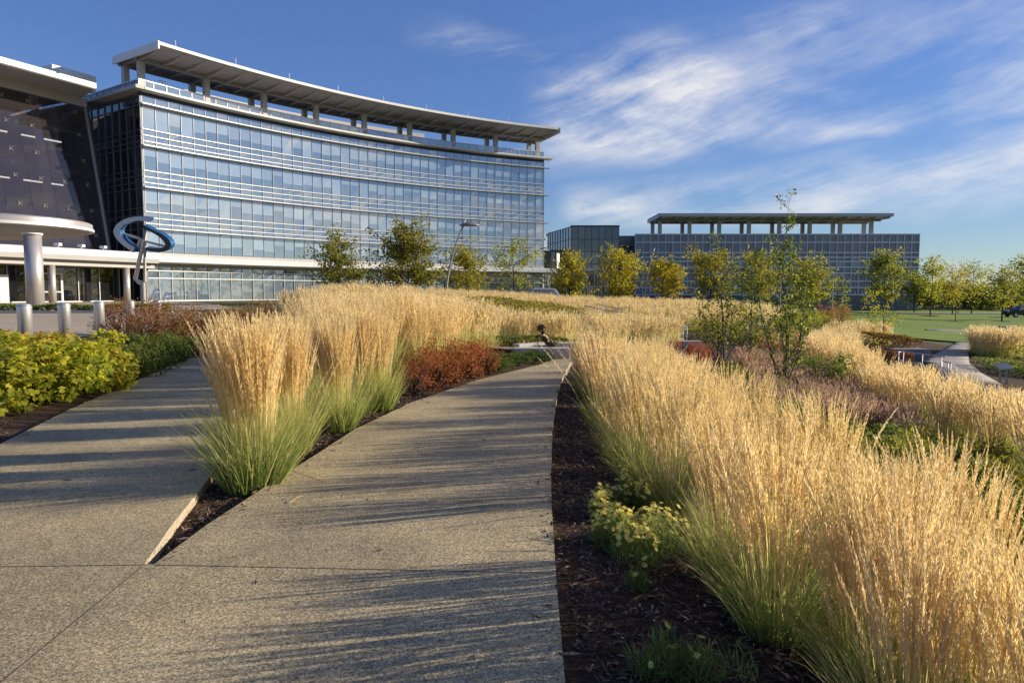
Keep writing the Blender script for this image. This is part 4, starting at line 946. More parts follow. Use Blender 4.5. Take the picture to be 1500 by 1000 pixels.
for i, (px, Y, mat, lab) in enumerate(((985, 27, 0, 'small bright red shrub below the middle steps'), (1022, 26.5, 1, 'small orange red shrub right of the bright red one'), (1040, 27.5, 2, 'rust red shrub behind the thin young tree'), (1005, 28, 3, 'dull green and red shrub between the two red ones'))):
    x = X(px, Y); put_shrub('red_shrub', x, Y, RS[mat], .95, lab, None)
for i, (px, Y, sc, lab) in enumerate(((1205, 21.5, 1.75, 'large green shrub right of the forked young tree'), (1190, 22.5, 1.5, 'green shrub behind the forked young tree'))):
    x = X(px, Y); put_shrub('green_shrub', x, Y, GP[i], sc, lab, None)
for px, Y, sc, lab in ((1228, 62, 2.0, 'dark purple-brown shrub at the lawn edge behind the forked young tree'), (1208, 60, 1.8, 'dark purple-brown shrub left of its twin at the lawn edge')):
    x = X(px, Y); put_shrub('purple_shrub', x, Y, BS[1], sc, lab, None)
# purple love-grass
PG = []
for i in range(4):
    a, b = reed(70 + i, 130, 120, 9, 1.0, .42, (-.05, 0), 1.3); PG.append((a.mesh('grass_blades', M['fine_green']), b.mesh('grass_plumes', M['purple_plume'])))
pp = [(5.6, 15.2), (8.8, 14.4), (9.8, 18), (11.2, 24), (10.4, 29), (8.6, 27), (7.6, 22), (6.4, 18)]
for x, y in scatter(pp, .9, .3, 12):
    if math.dist((x, y), (8, 20)) < .5: continue
    t = thing('purple_grass_clump', 'soft purple-brown grass clump in the hollow around the forked young tree', 'ornamental grass', (x, y, h1(x, y)), R.uniform(0, 6.3), 'purple grass clumps'); t.scale = (R.uniform(.8, 1.02),) * 3
    pr = PG[int(R.integers(4))]; link('leaves', pr[0], t); link('plume_sprays', pr[1], t)
# pale yellow coreopsis
def coreopsis(seed, nf, nl, rx, h, label):
    r = np.random.default_rng(seed); g = Geo(); f = Geo()
    az = r.uniform(0, 6.28, nl); q = np.sqrt(r.random(nl)); d = np.stack([np.cos(az) * q, np.sin(az) * q, np.zeros(nl)], 1)
    kc = np.stack([r.normal(0, .45, 7) * rx, r.normal(0, .38, 7) * rx, r.uniform(.6, 1.05, 7), r.uniform(.45, .85, 7)], 1); kc[0, :2] *= .2; ki = r.integers(0, 7, nl)
    C = kc[ki] * [1, 1, 0, 0]; C = C[:, :3] + d * rx * .62 * kc[ki, 3:4]; hh = h * kc[ki, 2] * (1 - .55 * q ** 2); C[:, 2] = r.uniform(.1, .95, nl) * hh
    g.leaves(C, unit(d * .7 + r.normal(0, .35, (nl, 3)) + np.array([0, 0, .8])), r.normal(0, 1, (nl, 3)), r.uniform(.05, .11, nl), .006, r.uniform(0, 1, nl))
    az = r.uniform(0, 6.28, nf); q = np.sqrt(r.random(nf)); ki = r.integers(0, 7, nf); C = np.stack([kc[ki, 0] + np.cos(az) * q * rx * .62 * kc[ki, 3], kc[ki, 1] + np.sin(az) * q * rx * .62 * kc[ki, 3], h * kc[ki, 2] * (1.05 - .55 * q ** 2) + r.normal(0, .025, nf)], 1)
    q = q; N = unit(np.stack([np.cos(az) * q * .8, np.sin(az) * q * .8 - .2, np.ones(nf)], 1) + r.normal(0, .3, (nf, 3))); A_ = unit(np.cross(N, r.normal(0, 1, (nf, 3)))); B_ = np.cross(N, A_)
    for k_ in range(8):
        a = k_ * PI / 4; D = A_ * math.cos(a) + B_ * math.sin(a) + N * .12; L_ = r.uniform(.016, .025, nf)
        f.leaves(C + D * L_[:, None] * .5, D, N, L_, .0065, r.uniform(0, .8, nf))
    f.leaves(C + N * .004, A_, N, .012, .012, np.full(nf, 1.))
    return g, f, label
def put_core(px, py, z, *a):
    c = G(px, py, z); g, f, lab = coreopsis(*a); t = thing('flowering_plant', lab, 'flower plant', (c[0], c[1], h1(c[0], c[1])))
    g.build('foliage', M['fine_green'], t); f.build('blossoms', M['flower'], t)
put_core(897, 748, -.1, 1, 250, 2600, .25, .27, 'pale yellow flowering mound on the mulch, the farther of the two')
put_core(925, 805, -.1, 2, 370, 3800, .33, .30, 'larger pale yellow flowering mound on the mulch, the nearer of the two')
put_core(937, 858, -.1, 3, 5, 260, .14, .18, 'sparse wispy plant with one pale flower below the larger flowering mound')
put_core(962, 985, -.1, 4, 2, 600, .16, .26, 'straggly brown-green seedling at the bottom of the mulch bed')
put_core(1025, 985, -.1, 5, 8, 700, .18, .22, 'straggly seedling with a few yellow flowers at the bottom of the mulch bed')

# mulch chips near the camera
r = np.random.default_rng(9); chips = []
def chip_zone(poly, n):
    xs, ys = zip(*poly); o = []
    while len(o) < n:
        q = np.stack([r.uniform(min(xs), max(xs), n), r.uniform(min(ys), max(ys), n)], 1); o += [p for p in q if in_poly(*p, poly)]
    chips.append(np.array(o[:n]))
chip_zone([(.30, 2.0), (.30, 4), (.36, 6), (.5, 9), (.8, 12), (1.3, 12), (1.3, 8), (1.6, 5), (2.2, 3.6), (2.4, 2.2), (1.2, 2.0)], 17000)
chip_zone([tuple(G(216, 822)[:2]), tuple(G(300, 712)[:2]), (-2.9, 7), (-3.4, 9), (-1.5, 11), tuple(G(600, 588)[:2] - [.03, 0]), tuple(G(460, 664)[:2] - [.03, 0]), tuple(G(300, 767)[:2] - [.03, 0])], 11000)
chip_zone([(-5.5, 7.2), (-6.6, 9.2), (-7.4, 12), (-8.5, 17.5), (-9.3, 17.5), (-9, 12), (-8, 9), (-6.5, 6.5)], 11000)
chip_zone([(-1.5, 10.8), (-.6, 13.5), (.2, 15.2), (-.2, 15.6), (-1.2, 13.8), (-2, 11)], 4000)
eg = []
for a, b in list(zip(right_edge[:6], right_edge[1:7])) + list(zip(left_edge[:6], left_edge[1:7])) + list(zip(ll[2:5], ll[3:6])):
    k_ = int(np.linalg.norm(b - a) * 26); f_ = r.random(k_)[:, None]; eg.append(a + (b - a) * f_ + r.normal(0, .055, (k_, 2)))
eg.append(np.stack([r.uniform(-4, .2, 45), r.uniform(2.6, 11, 45)], 1)); eg[-1] = np.array([p for p in eg[-1] if in_poly(*p, [tuple(q) for q in outline])])
chips.append(np.concatenate(eg))
P_ = np.concatenate(chips); n = len(P_); C = np.c_[P_, np.r_[HT(P_[:-sum(len(e) for e in eg), 0], P_[:-sum(len(e) for e in eg), 1]) + r.uniform(.0, .018, n - sum(len(e) for e in eg)), np.full(sum(len(e) for e in eg), .004)]]
D = unit(r.normal(0, 1, (n, 3)) * np.array([1, 1, .25])); N = unit(r.normal(0, .45, (n, 3)) + np.array([0, 0, 1.])); g = Geo(); L_ = r.gamma(1.9, .016, n) + .010
g.leaves(C, D, N, L_, np.clip(L_ * r.uniform(.2, .5, n), .004, .016), r.beta(1.1, 2.2, n), .15)
o = g.build('mulch_chips', M['chip']); o['kind'] = 'stuff'
# straws fallen on the path
for i, (px, py, dx, dy) in enumerate(((425, 735, 22, -10), (480, 703, -60, -28), (545, 727, 16, 3))):
    a, b = G(px, py, .012), G(px + dx, py + dy, .02); m_ = (a + b) / 2 + [0, 0, .012]
    g = Geo(); g.tube([a, m_, b], [.0025, .002, .001], 4, tint=.6); nn_ = 14; C = a + (m_ - a) * r.random(nn_)[:, None]
    g.leaves(C, unit((a - b) + r.normal(0, .12, (nn_, 3))), r.normal(0, 1, (nn_, 3)), .035, .005, r.uniform(.3, .9, nn_)); 
    props(g.build('grass_straw', M['reed_plume']), ['short dry seed head fallen on the path by the wedge', 'long bent dry straw lying across the path edge', 'tiny dry straw lying alone on the main path'][i], 'straw')

# ================================================================ TREES
def tree(kind, px, Y, top, wpx, mat, label, group=None, n=1800, leaf=.19, shape='cone', clear=.16, seed=1, by=None, gaps=.25, trunk_r=.10):
    r = np.random.default_rng(seed); x = X(px, Y); zb = h1(x, Y) if by is None else Z(by, Y); H = Z(top, Y) - zb; Rm = wpx / 2000 * Y
    t = thing(kind, label, 'tree', (x, Y, zb), 0, group); tr, cr = Geo(), Geo()
    wob = r.normal(0, .012, (7, 2)) * H; zz = np.linspace(0, H * .96, 7); ax = np.c_[np.cumsum(wob, 0) * .5, zz]; ax[0, :2] = 0; ax[0, 2] = -.15
    tr.tube(ax, np.linspace(trunk_r, .012, 7), 7)
    nb = 34 if shape != 'sparse' else 20; hs = np.sort(r.uniform(clear, .95, nb)); prof = {'cone': lambda h: (1 - h) ** .75 * 1.0 + .06, 'oval': lambda h: math.sin(PI * min(1, .12 + h * .88)) ** .7 * .95 + .08, 'sparse': lambda h: math.sin(PI * min(1, .15 + h * .85)) ** .8 + .1, 'vase': lambda h: .35 + .65 * math.sin(PI * min(1, .1 + .8 * h))}[shape]
    ends, segs = [], []
    for i, h in enumerate(hs):
        hn = (h - clear) / (1 - clear); a = i * 2.39 + r.uniform(-.4, .4); Lb = Rm * prof(hn) * r.uniform(.72, 1.12); up = r.uniform(.25, .75) + .5 * hn
        p0 = np.array([np.interp(h * H, zz, ax[:, 0]), np.interp(h * H, zz, ax[:, 1]), h * H]); d = np.array([math.cos(a), math.sin(a), up])
        p1 = p0 + d * Lb * .55; p2 = p0 + d * Lb * np.array([1, 1, .85]) + r.normal(0, .05, 3) * Rm
        tr.tube([p0, p1, p2], [trunk_r * .32 * (1 - .6 * hn), trunk_r * .2 * (1 - .6 * hn), .006], 4); segs.append((p0, p1, p2, Lb))
    n = int(n * 1.7); leaf = leaf * 1.12
    wts = np.array([s[3] for s in segs]); k_ = r.choice(nb, n, p=wts / wts.sum()); q = r.uniform(.18 if shape != 'sparse' else .3, 1.05, n) ** .8
    S0 = np.array([s[0] for s in segs])[k_]; S1 = np.array([s[1] for s in segs])[k_]; S2 = np.array([s[2] for s in segs])[k_]
    C = np.where((q < .5)[:, None], S0 + (S1 - S0) * (q * 2)[:, None], S1 + (S2 - S1) * ((q - .5) * 2)[:, None])
    sub = r.normal(0, 1, (nb, 7, 3)) * .17 * Rm; si = r.integers(0, 7, n); C = C + sub[k_, si] * (.4 + q)[:, None] + r.normal(0, .045 * Rm + .03, (n, 3))
    br = r.uniform(0, .35, nb)[k_]
    D = unit(r.normal(0, 1, (n, 3)) - np.array([0, 0, .3])); N = unit(r.normal(0, .7, (n, 3)) + np.array([0, 0, .6])); L_ = leaf * r.uniform(.6, 1.3, n)
    cr.leaves(C, D, N, L_, L_ * .62, np.clip(br + r.uniform(0, .65, n), 0, 1), .15)
    tr.build('trunk', M['dark_bark'], t); cr.build('crown', M[mat], t); return t
tree('oak_tree', 497, 60, 343, 86, 'tree_green', 'upright green tree before the glass office, left of the largest tree', None, 2500, .21, 'cone', .06, 1, gaps=.2)
tree('oak_tree', 598, 57, 332, 106, 'tree_green', 'largest dark green conical tree before the glass office', None, 4000, .22, 'cone', .05, 2)
tree('oak_tree', 683, 63, 364, 84, 'tree_yellowgreen', 'yellow-green tree just right of the curved street lamp', None, 2200, .21, 'cone', .06, 3)
tree('maple_tree', 753, 68, 364, 70, 'tree_yellowgreen', 'thin see-through yellowing tree near the right end of the glass office', None, 1050, .20, 'sparse', .12, 4)
tree('maple_tree', 834, 72, 371, 66, 'tree_yellow', 'golden yellow tree before the small dark glass block', None, 2300, .23, 'cone', .06, 5)
tree('maple_tree', 908, 74, 377, 60, 'tree_yellow', 'bright yellow tree between the dark glass block and the gridded office', None, 2400, .22, 'oval', .1, 6)
tree('maple_tree', 970, 80, 384, 44, 'tree_yellow', 'bright yellow tree right of the pale leaning lamp post', None, 1700, .23, 'oval', .2, 7, by=446)
tree('maple_tree', 987, 84, 390, 36, 'tree_yellow', 'smaller yellow tree tucked behind the bright yellow one', None, 1100, .23, 'oval', .2, 8)
tree('maple_tree', 1040, 78, 382, 66, 'tree_yellowgreen', 'broad yellow-green tree behind the thin young tree', None, 2300, .23, 'oval', .15, 9)
tree('maple_tree', 1110, 80, 381, 66, 'tree_yellowgreen', 'round yellow-green tree left of the forked young tree', None, 2300, .24, 'oval', .15, 10)
tree('maple_tree', 1180, 76, 388, 64, 'tree_yellowgreen', 'round yellow-green tree directly behind the forked young tree', None, 2300, .24, 'oval', .15, 11)
tree('linden_tree', 1292, 92, 377, 54, 'tree_green', 'dense green tree on the lawn before the end of the gridded office', None, 2800, .25, 'oval', .2, 12, by=461)
tree('sapling', 1223, 80, 408, 36, 'tree_green', 'thin leafless-looking sapling before the gridded office', None, 320, .2, 'sparse', .2, 13, by=466, trunk_r=.06)
tree('sapling', 1271, 76, 425, 22, 'tree_yellowgreen', 'small bare sapling left of the dense green lawn tree', None, 160, .18, 'sparse', .3, 14, by=476, trunk_r=.05)
tree('linden_tree', 1337, 112, 404, 40, 'tree_green', 'dark green tree against the corner of the gridded office', None, 1600, .28, 'oval', .2, 15, by=456)
tree('maple_tree', 1361, 103, 379, 38, 'tree_yellowgreen', 'slender russet-tinged tree on the lawn right of the gridded office', None, 1100, .26, 'oval', .25, 16, by=464)
tree('maple_tree', 1393, 112, 390, 38, 'tree_orange', 'pale airy tree second right of the gridded office', None, 620, .27, 'vase', .3, 17, by=460)
tree('maple_tree', 1421, 116, 394, 44, 'tree_yellowgreen', 'yellow-green tree third right of the gridded office', None, 750, .28, 'vase', .3, 18, by=458)
tree('linden_tree', 1466, 86, 396, 46, 'tree_green', 'green rounded tree on the lawn left of the dark car', None, 950, .23, 'oval', .3, 19, by=472)
tree('linden_tree', 1502, 92, 378, 46, 'tree_green', 'green tree cut by the right edge of the picture', None, 1500, .25, 'oval', .25, 20, by=464)
tree('sapling', 1399, 80, 425, 16, 'tree_yellowgreen', 'tiny bare sapling in the middle of the lawn', None, 90, .18, 'sparse', .35, 21, by=475, trunk_r=.05)
tree('sapling', 1293, 41, 445, 40, 'tree_yellowgreen', 'airy multi-twig sapling among the tan grasses left of the rust hedge', None, 420, .09, 'sparse', .1, 22, trunk_r=.03)
r = np.random.default_rng(77)
for i, px in enumerate((1352, 1378, 1408, 1436, 1462, 1489, 1515)):
    tree('background_tree', px, 138 + 6 * (i % 3), 428 - 6 * (i % 2), 44, ['tree_green', 'tree_yellowgreen', 'tree_green'][i % 3], ['dark distant tree beside the end of the gridded office', 'dull yellow-green distant tree left of the brick building', 'dark distant tree at the left end of the brick building', 'distant green tree behind the left half of the brick building', 'distant yellow-green tree behind the middle of the brick building', 'distant green tree behind the dark car', 'distant tree beyond the right end of the brick building'][i], None, 900, .5, 'oval', .05, 40 + i)
tree('background_tree', 812, 150, 352, 60, 'tree_green', 'distant dark tree showing between the glass office and the dark block', None, 900, .55, 'oval', .05, 60)
# mulch rings round the lawn trees
for px, py, w_ in ((1361, 464, 4.2), (1399, 475, 3.6), (1466, 472, 3.4), (1292, 461, 3.6), (1271, 476, 2.2), (1223, 466, 2.4)):
    Yr = {1361: 103, 1399: 80, 1466: 86, 1292: 92, 1271: 76, 1223: 80}[px]; x = X(px, Yr); a = np.linspace(0, 2 * PI, 15)[:-1]
    o = drape('mulch_ring', [(x + math.cos(q) * w_ * .33, Yr + math.sin(q) * w_ * .33) for q in a], M['mulch'], .2, .8)

# young multi-stemmed trees in the hollow
def young_tree(px, py, Y, top, spread, nst, nleaf, label, seed, leaf=.088):
    r = np.random.default_rng(seed); x = X(px, Y); zb = Z(py, Y); H = Z(top, Y) - zb
    t = thing('young_tree', label, 'tree', (x, Y, zb)); tr, cr = Geo(), Geo(); twigs = []
    for i in range(nst):
        main = i == 0; a = i * 2.4 + r.uniform(-.4, .4); hh = H * (1.0 if main else r.uniform(.45, .9)); out = (r.uniform(.0, .06) if main else r.uniform(.35, 1.0) * spread) 
        s0 = 0 if main else r.uniform(.0, .22) * H
        pts = [np.array([0, 0, s0 - (.2 if main else 0)])]
        for f in (.2, .45, .7, 1.0):
            rad = out * (1 - (1 - f) ** 1.8); pts.append(np.array([math.cos(a) * rad, math.sin(a) * rad * .8, s0 + (hh - s0) * f * (.75 + .25 * f)]) + r.normal(0, .03, 3) * H * .4)
        R0 = .045 if main else .022; tr.tube(pts, [R0, R0 * .8, R0 * .6, R0 * .35, .004], 6)
        for j in range(30 if main else 8):
            f = r.uniform(.30 if main else .3, 1); k_ = f * 4; i0 = min(3, int(k_)); p = pts[i0] + (pts[i0 + 1] - pts[i0]) * (k_ - i0); b = r.uniform(0, 6.28)
            e = p + np.array([math.cos(b), math.sin(b), r.uniform(.5, 1.4)]) * r.uniform(.25, .8) * (1.15 - .45 * f)
            tr.tube([p, (p + e) / 2 + r.normal(0, .03, 3), e], [.008, .006, .003], 4); twigs.append((p, e))
        twigs.append((pts[3], pts[4])); twigs.append((pts[2], pts[3]))
    wz = np.array([.25 + max(0, (a[2] + b[2]) / 2 / H) ** .8 for a, b in twigs]); tw = r.choice(len(twigs), nleaf, p=wz / wz.sum()); q = r.random(nleaf) ** .7; P0 = np.array([a for a, b in twigs])[tw]; P1 = np.array([b for a, b in twigs])[tw]
    C = P0 + (P1 - P0) * q[:, None] + r.normal(0, .055, (nleaf, 3)); D = unit(r.normal(0, 1, (nleaf, 3)) - np.array([0, 0, .35])); N = unit(r.normal(0, .8, (nleaf, 3)) + np.array([0, 0, .4]))
    L_ = leaf * r.uniform(.6, 1.35, nleaf); cr.leaves(C, D, N, L_, L_ * .6, np.clip(r.uniform(0, 1, nleaf) ** 1.3, 0, 1), .15)
    tr.build('trunk', M['bark'], t); cr.build('crown', M['service_leaf'], t)
young_tree(1150, 592, 20, 296, 1.25, 12, 3000, 'tallest forked young tree with sparse green leaves in the hollow', 3)
young_tree(1058, 556, 21.5, 372, .8, 8, 1500, 'thin single-trunked young tree with sparse leaves in the hollow', 4)
young_tree(1098, 560, 24, 395, .8, 8, 1000, 'bushy young tree half hidden between its two neighbours in the hollow', 5)

# ================================================================ STREET FURNITURE
def lamp(px, by, Y, tipx, tipy, label, headx=None, heady=None):
    x = X(px, Y); zb = h1(x, Y); t = thing('street_lamp', label, 'street lamp', (x, Y, zb))
    tx, tz = X(tipx, Y) - x, Z(tipy, Y) - zb; f = np.linspace(0, 1, 12)
    g = Geo(); g.tube(np.stack([tx * f ** 2.0, np.zeros(12), tz * f], 1), np.linspace(.11, .035, 12), 10); g.cyl(0, 0, -.1, .25, .2, 14); g.build('pole', M['lamp_grey'], t, True)
    if headx:
        hx, hz = X(headx, Y) - x, Z(heady, Y) - zb; g = Geo(); th = np.linspace(0, 2 * PI, 18, endpoint=False); V = []
        for rx_, dz in ((.02, .26), (.35, .2), (.72, .06), (.78, 0), (.7, -.05), (.02, -.06)): V += [(hx + rx_ * math.cos(a), rx_ * .55 * math.sin(a), hz + dz) for a in th]
        g.add(V, [(i * 18 + j, i * 18 + (j + 1) % 18, (i + 1) * 18 + (j + 1) % 18, (i + 1) * 18 + j) for i in range(5) for j in range(18)]); hd = g.build('lamp_head', M['lamp_grey'], t, True)
        fa = .86; g = Geo(); g.tube([(tx * fa ** 2, 0, tz * fa), (hx - .3, 0, hz + .12)], [.05, .04], 8); g.build('arm', M['lamp_grey'], hd)
lamp(653, 436, 52, 683, 321, 'tall curved grey street lamp before the glass office', 688, 330)
lamp(943, 441, 75, 957, 363, 'tall pale leaning lamp post before the gridded office')
lamp(884, 438, 84, 896, 398, 'short leaning lamp post behind the bright yellow tree')
lamp(1141, 440, 95, 1141.5, 388, 'thin white straight post behind the forked young tree')
lamp(1217, 467, 82, 1218, 398, 'pale straight lamp post beside the thin sapling')
# bollards
for i, (px, Y, ty) in enumerate(((38, 13.6, 448), (96, 15.8, 446), (147, 18.6, 443.5), (192.5, 20.4, 442), (232, 22.4, 441))):
    x = X(px, Y); zt_ = Z(ty, Y); zb = h1(x, Y); t = thing('bollard', ['stainless steel bollard nearest the left edge', 'stainless steel bollard second from the left edge', 'stainless steel bollard in the middle of its row, partly behind twigs', 'stainless steel bollard fourth in its row, before the russet hedge', 'farthest stainless steel bollard, deepest in the russet shrubs'][i], 'bollard', (x, Y, zb), 0, 'steel bollards along the drive')
    g = Geo(); h = zt_ - zb; g.tube([(0, 0, -.1), (0, 0, h - .03), (0, 0, h - .003)], [.13, .13, .13], 32); g.build('post', M['steel'], t, True)
    g = Geo(); g.tube([(0, 0, h), (0, 0, h + .02), (0, 0, h + .045)], [.13, .12, .08], 32); g.build('cap', M['steel'], t, True)
# ring sculpture
Ys = 47.; sx = X(205, Ys); zs = .6
sc_ = thing('ring_sculpture', 'split ring sculpture of brushed metal with blue edges on a bent pole', 'sculpture', (sx, Ys, zs))
def sp_(px, py, dy=0.): q = P(px, py, Ys); return np.array([q[0] - sx, dy, q[2] - zs])
def ribbon_ring(name, outer, inner, depth, m_face, m_edge):
    n = len(outer); V = [sp_(*a, -depth[i]) for i, a in enumerate(outer)] + [sp_(*a, -depth[i]) for i, a in enumerate(inner)]
    W = [v + np.array([.07, .42, .1]) for v in V]; g = Geo()
    fr = [(i, i + 1, n + i + 1, n + i) for i in range(n - 1)]; m_ = 2 * n
    bk = [(m_ + i, m_ + n + i, m_ + n + i + 1, m_ + i + 1) for i in range(n - 1)]
    ed = [(i, m_ + i, m_ + i + 1, i + 1) for i in range(n - 1)] + [(n + i, n + i + 1, m_ + n + i + 1, m_ + n + i) for i in range(n - 1)] + [(0, n, m_ + n, m_), (n - 1, m_ + n - 1, m_ + 2 * n - 1, 2 * n - 1)]
    g.add(V + W, fr + bk + ed); me = g.mesh(name, m_face); me.materials.append(m_edge)
    nf = len(fr); me.polygons.foreach_set('material_index', np.array([0] * nf + [0] * len(bk) + [1] * len(ed), np.int32)); return link(name, me, sc_)
def curve(pts, n=26):
    p = np.array(pts, float); s = np.r_[0, np.cumsum(np.linalg.norm(np.diff(p, axis=0), axis=1))]; u_ = np.linspace(0, s[-1], n)
    # Catmull-Rom through the points
    out = []
    for v in u_:
        i = min(len(p) - 2, int(np.searchsorted(s, v, 'right') - 1)); f = (v - s[i]) / (s[i + 1] - s[i]); a, b, c, d = p[max(i - 1, 0)], p[i], p[i + 1], p[min(i + 2, len(p) - 1)]
        out.append(.5 * ((2 * b) + (c - a) * f + (2 * a - 5 * b + 4 * c - d) * f * f + (3 * b - a - 3 * c + d) * f ** 3))
    return [tuple(o) for o in out]
q = lambda x, y: (150 + x * .12, 305 + y * .12)
oL = curve([q(592, 120), q(470, 107), q(330, 122), q(215, 185), q(160, 270), q(180, 350), q(250, 430), q(330, 490), q(402, 545)])
iL = curve([q(572, 168), q(480, 155), q(380, 168), q(290, 205), q(245, 265), q(250, 325), q(300, 390), q(360, 440), q(432, 485)])
ribbon_ring('left_ring_half'.replace('left_', 'grey_'), oL, iL, np.linspace(.1, .35, 26), M['brushed'], M['tin_blue'])
oR = curve([q(535, 212), q(640, 265), q(750, 320), q(830, 385), q(858, 445), q(830, 500), q(750, 535), q(640, 535), q(540, 520)])
iR = curve([q(535, 258), q(630, 300), q(710, 350), q(765, 405), q(785, 450), q(760, 480), q(700, 492), q(620, 490), q(545, 478)])
ribbon_ring('blue_ring_half', oR, iR, np.linspace(.35, .1, 26), M['dark_metal'], M['tin_blue'])
g = Geo(); g.tube([sp_(*q(232, 305)), sp_(*q(480, 378))], .09, 8); g.tube([sp_(*q(470, 378)), sp_(*q(420, 485))], .1, 8); g.tube([sp_(*q(525, 405)), sp_(*q(775, 468))], .08, 8)
g.build('spokes', M['brushed'], sc_)
g = Geo(); g.tube([sp_(*q(505, 390)), sp_(*q(480, 500)), sp_(*q(400, 860)), sp_(*q(450, 905)), sp_(*q(495, 918))], [.13, .14, .13, .15, .16], 10); g.build('bent_pole', M['brushed'], sc_)
g = Geo(); g.cyl(sp_(*q(495, 918))[0], 0, -.4, sp_(*q(495, 918))[2] + .05, .17, 16); g.tube([sp_(*q(518, 250)), sp_(*q(518, 540)), sp_(*q(515, 900))], .10, 8); g.build('base_post', M['lamp_grey'], sc_)

# low walls round the seat plaza
def block(name, px0, px1, Y, top, bot, depth, label, mat='concrete', yaw=0):
    x0, x1 = X(px0, Y), X(px1, Y); zt_ = Z(top, Y); zb = min(Z(bot, Y), h1((x0 + x1) / 2, Y)) - .3; c = ((x0 + x1) / 2, Y, zb)
    o = Geo().box((x0 - x1) / 2, (x1 - x0) / 2, 0, depth, 0, zt_ - zb).build(name, M[mat], None, bevel=.02); o.location = c; o.rotation_euler = (0, 0, yaw); return props(o, label, 'wall')
block('low_wall', 752, 835, 16.75, 510, 528, .4, 'low grey concrete wall between the green mounds and the seated figure')
block('low_wall', 817, 886, 24.0, 502.5, 518, .4, 'farther low concrete wall right of the seated figure')
block('low_wall', 752, 812, 22.3, 502.5, 513, .3, 'sunlit low pale wall just behind the seated bronze figure', 'concrete', .75)
block('stone_block', 1311, 1363, 35, 511.5, 523, 1.0, 'square grey stone block before the rust hedge', 'stone')
block('stone_block', 1470, 1486, 52.5, 477.5, 484, .8, 'low pale stone seat left of the dark litter bin')
block('stone_block', 1222, 1233, 52, 485, 491, .8, 'small stone block between shrubs behind the tan grass belt')
# bronze figure seated on a chair, leaning back with one arm over the chair back
Yb = 21.0; u0 = .0205 * 1.02; fx, fz = X(803, Yb), -.25
bs = thing('seated_statue', 'dark bronze seated figure leaning back with one arm over the chair back', 'statue', (fx, Yb, h1(fx, Yb) + .05)); zof = h1(fx, Yb) + .05
def bp(px, py, dy=0.): v_ = P(px, py, Yb); return (v_[0] - fx, dy, v_[2] - zof)
z = lambda x, y: (770 + x / 16.66, 465 + y / 16.66)
J = {'pel': (*bp(*z(545, 640)), .105), 'waist': (*bp(*z(500, 560)), .095), 'chest': (*bp(*z(440, 480)), .12), 'neck': (*bp(*z(415, 395)), .05), 'jaw': (*bp(*z(415, 345)), .06), 'head': (*bp(*z(395, 280)), .115), 'crown': (*bp(*z(388, 235)), .09)}
bm = bmesh.new(); names = []
def joint(nm, co, rd): names.append((nm, co, rd)); return len(names) - 1
sk = bpy.data.meshes.new('figure'); vs_, es_, rs_ = [], [], []
def jv(co, rd): vs_.append(co); rs_.append(rd); return len(vs_) - 1
def chain(start, pts):
    a = start
    for co, rd in pts: b = jv(co, rd); es_.append((a, b)); a = b
    return a
root_ = jv(J['pel'][:3], .11)
chest = chain(root_, [(J['waist'][:3], .10), (J['chest'][:3], .125)])
chain(chest, [(J['neck'][:3], .05), (J['jaw'][:3], .075), (J['head'][:3], .10), (J['crown'][:3], .07)])
for s_ in (-1, 1):
    sh = bp(*z(430, 425), s_ * .17)
    if s_ == -1: chain(chest, [(sh, .055), (bp(*z(330, 435), -.26), .042), (bp(*z(262, 440), -.25), .034), (bp(*z(245, 470), -.2), .028)])
    else: chain(chest, [(sh, .055), (bp(*z(470, 540), .27), .042), (bp(*z(590, 560), .2), .034), (bp(*z(625, 575), .16), .028)])
    chain(root_, [(bp(*z(560, 640), s_ * .10), .085), (bp(*z(700, 640 - 20 * s_), s_ * .13), .062), (bp(*z(830, 745), s_ * .13), .048), (bp(*z(895, 835), s_ * .13), .038), (bp(*z(950, 830), s_ * .14), .032)])
sk.from_pydata([tuple(v_) for v_ in vs_], es_, []); sk.update(); fo_ = link('figure', sk, bs, M['bronze'])
sm = fo_.modifiers.new('skin', 'SKIN'); fo_.modifiers.new('sub', 'SUBSURF').render_levels = 2
for i, rd in enumerate(rs_): sk.skin_vertices[0].data[i].radius = (rd, rd)
sk.skin_vertices[0].data[0].use_root = True
g = Geo(); hc = np.array(bp(*z(385, 265))); r = np.random.default_rng(3)
for i in range(70):
    d = unit(r.normal(0, 1, 3) + np.array([-.7, 0, .5])); c = hc + d * .085
    g.tube([c - unit(np.cross(d, [0, 1, .2])) * .04, c + d * .03, c + unit(np.cross(d, [0, 1, .2])) * .04], [.016, .026, .012], 5)
g.build('hair', M['bronze'], fo_)
g = Geo(); fx_ = np.array(bp(*z(462, 300))); g.tube([fx_ + [-.03, 0, .03], fx_ + [.035, 0, -.005], fx_ + [-.02, 0, -.02]], [.014, .018, .012], 6); g.tube([fx_ + [-.03, 0, -.055], fx_ + [.012, 0, -.06]], [.02, .014], 6); g.build('face_features', M['bronze'], fo_)
g = Geo()
for s_ in (-.2, .2):
    g.tube([bp(*z(255, 470), s_), bp(*z(290, 600), s_), bp(*z(340, 760), s_), bp(*z(360, 860), s_)], .014, 6)
    g.tube([bp(*z(455, 690), s_), bp(*z(470, 860), s_)], .014, 6); g.tube([bp(*z(300, 720), s_), bp(*z(600, 690), s_)], .016, 6); g.tube([bp(*z(600, 690), s_), bp(*z(560, 860), s_)], .014, 6)
for a_, b_ in ((255, 470), (290, 590), (325, 710)): g.tube([bp(*z(a_, b_), -.2), bp(*z(a_, b_), .2)], .016, 6)
x0, _, z0 = bp(*z(320, 700)); x1 = bp(*z(600, 680))[0]; g.box(x0, x1, -.2, .2, z0 - .01, z0 + .02)
g.build('chair', M['bronze'], bs)

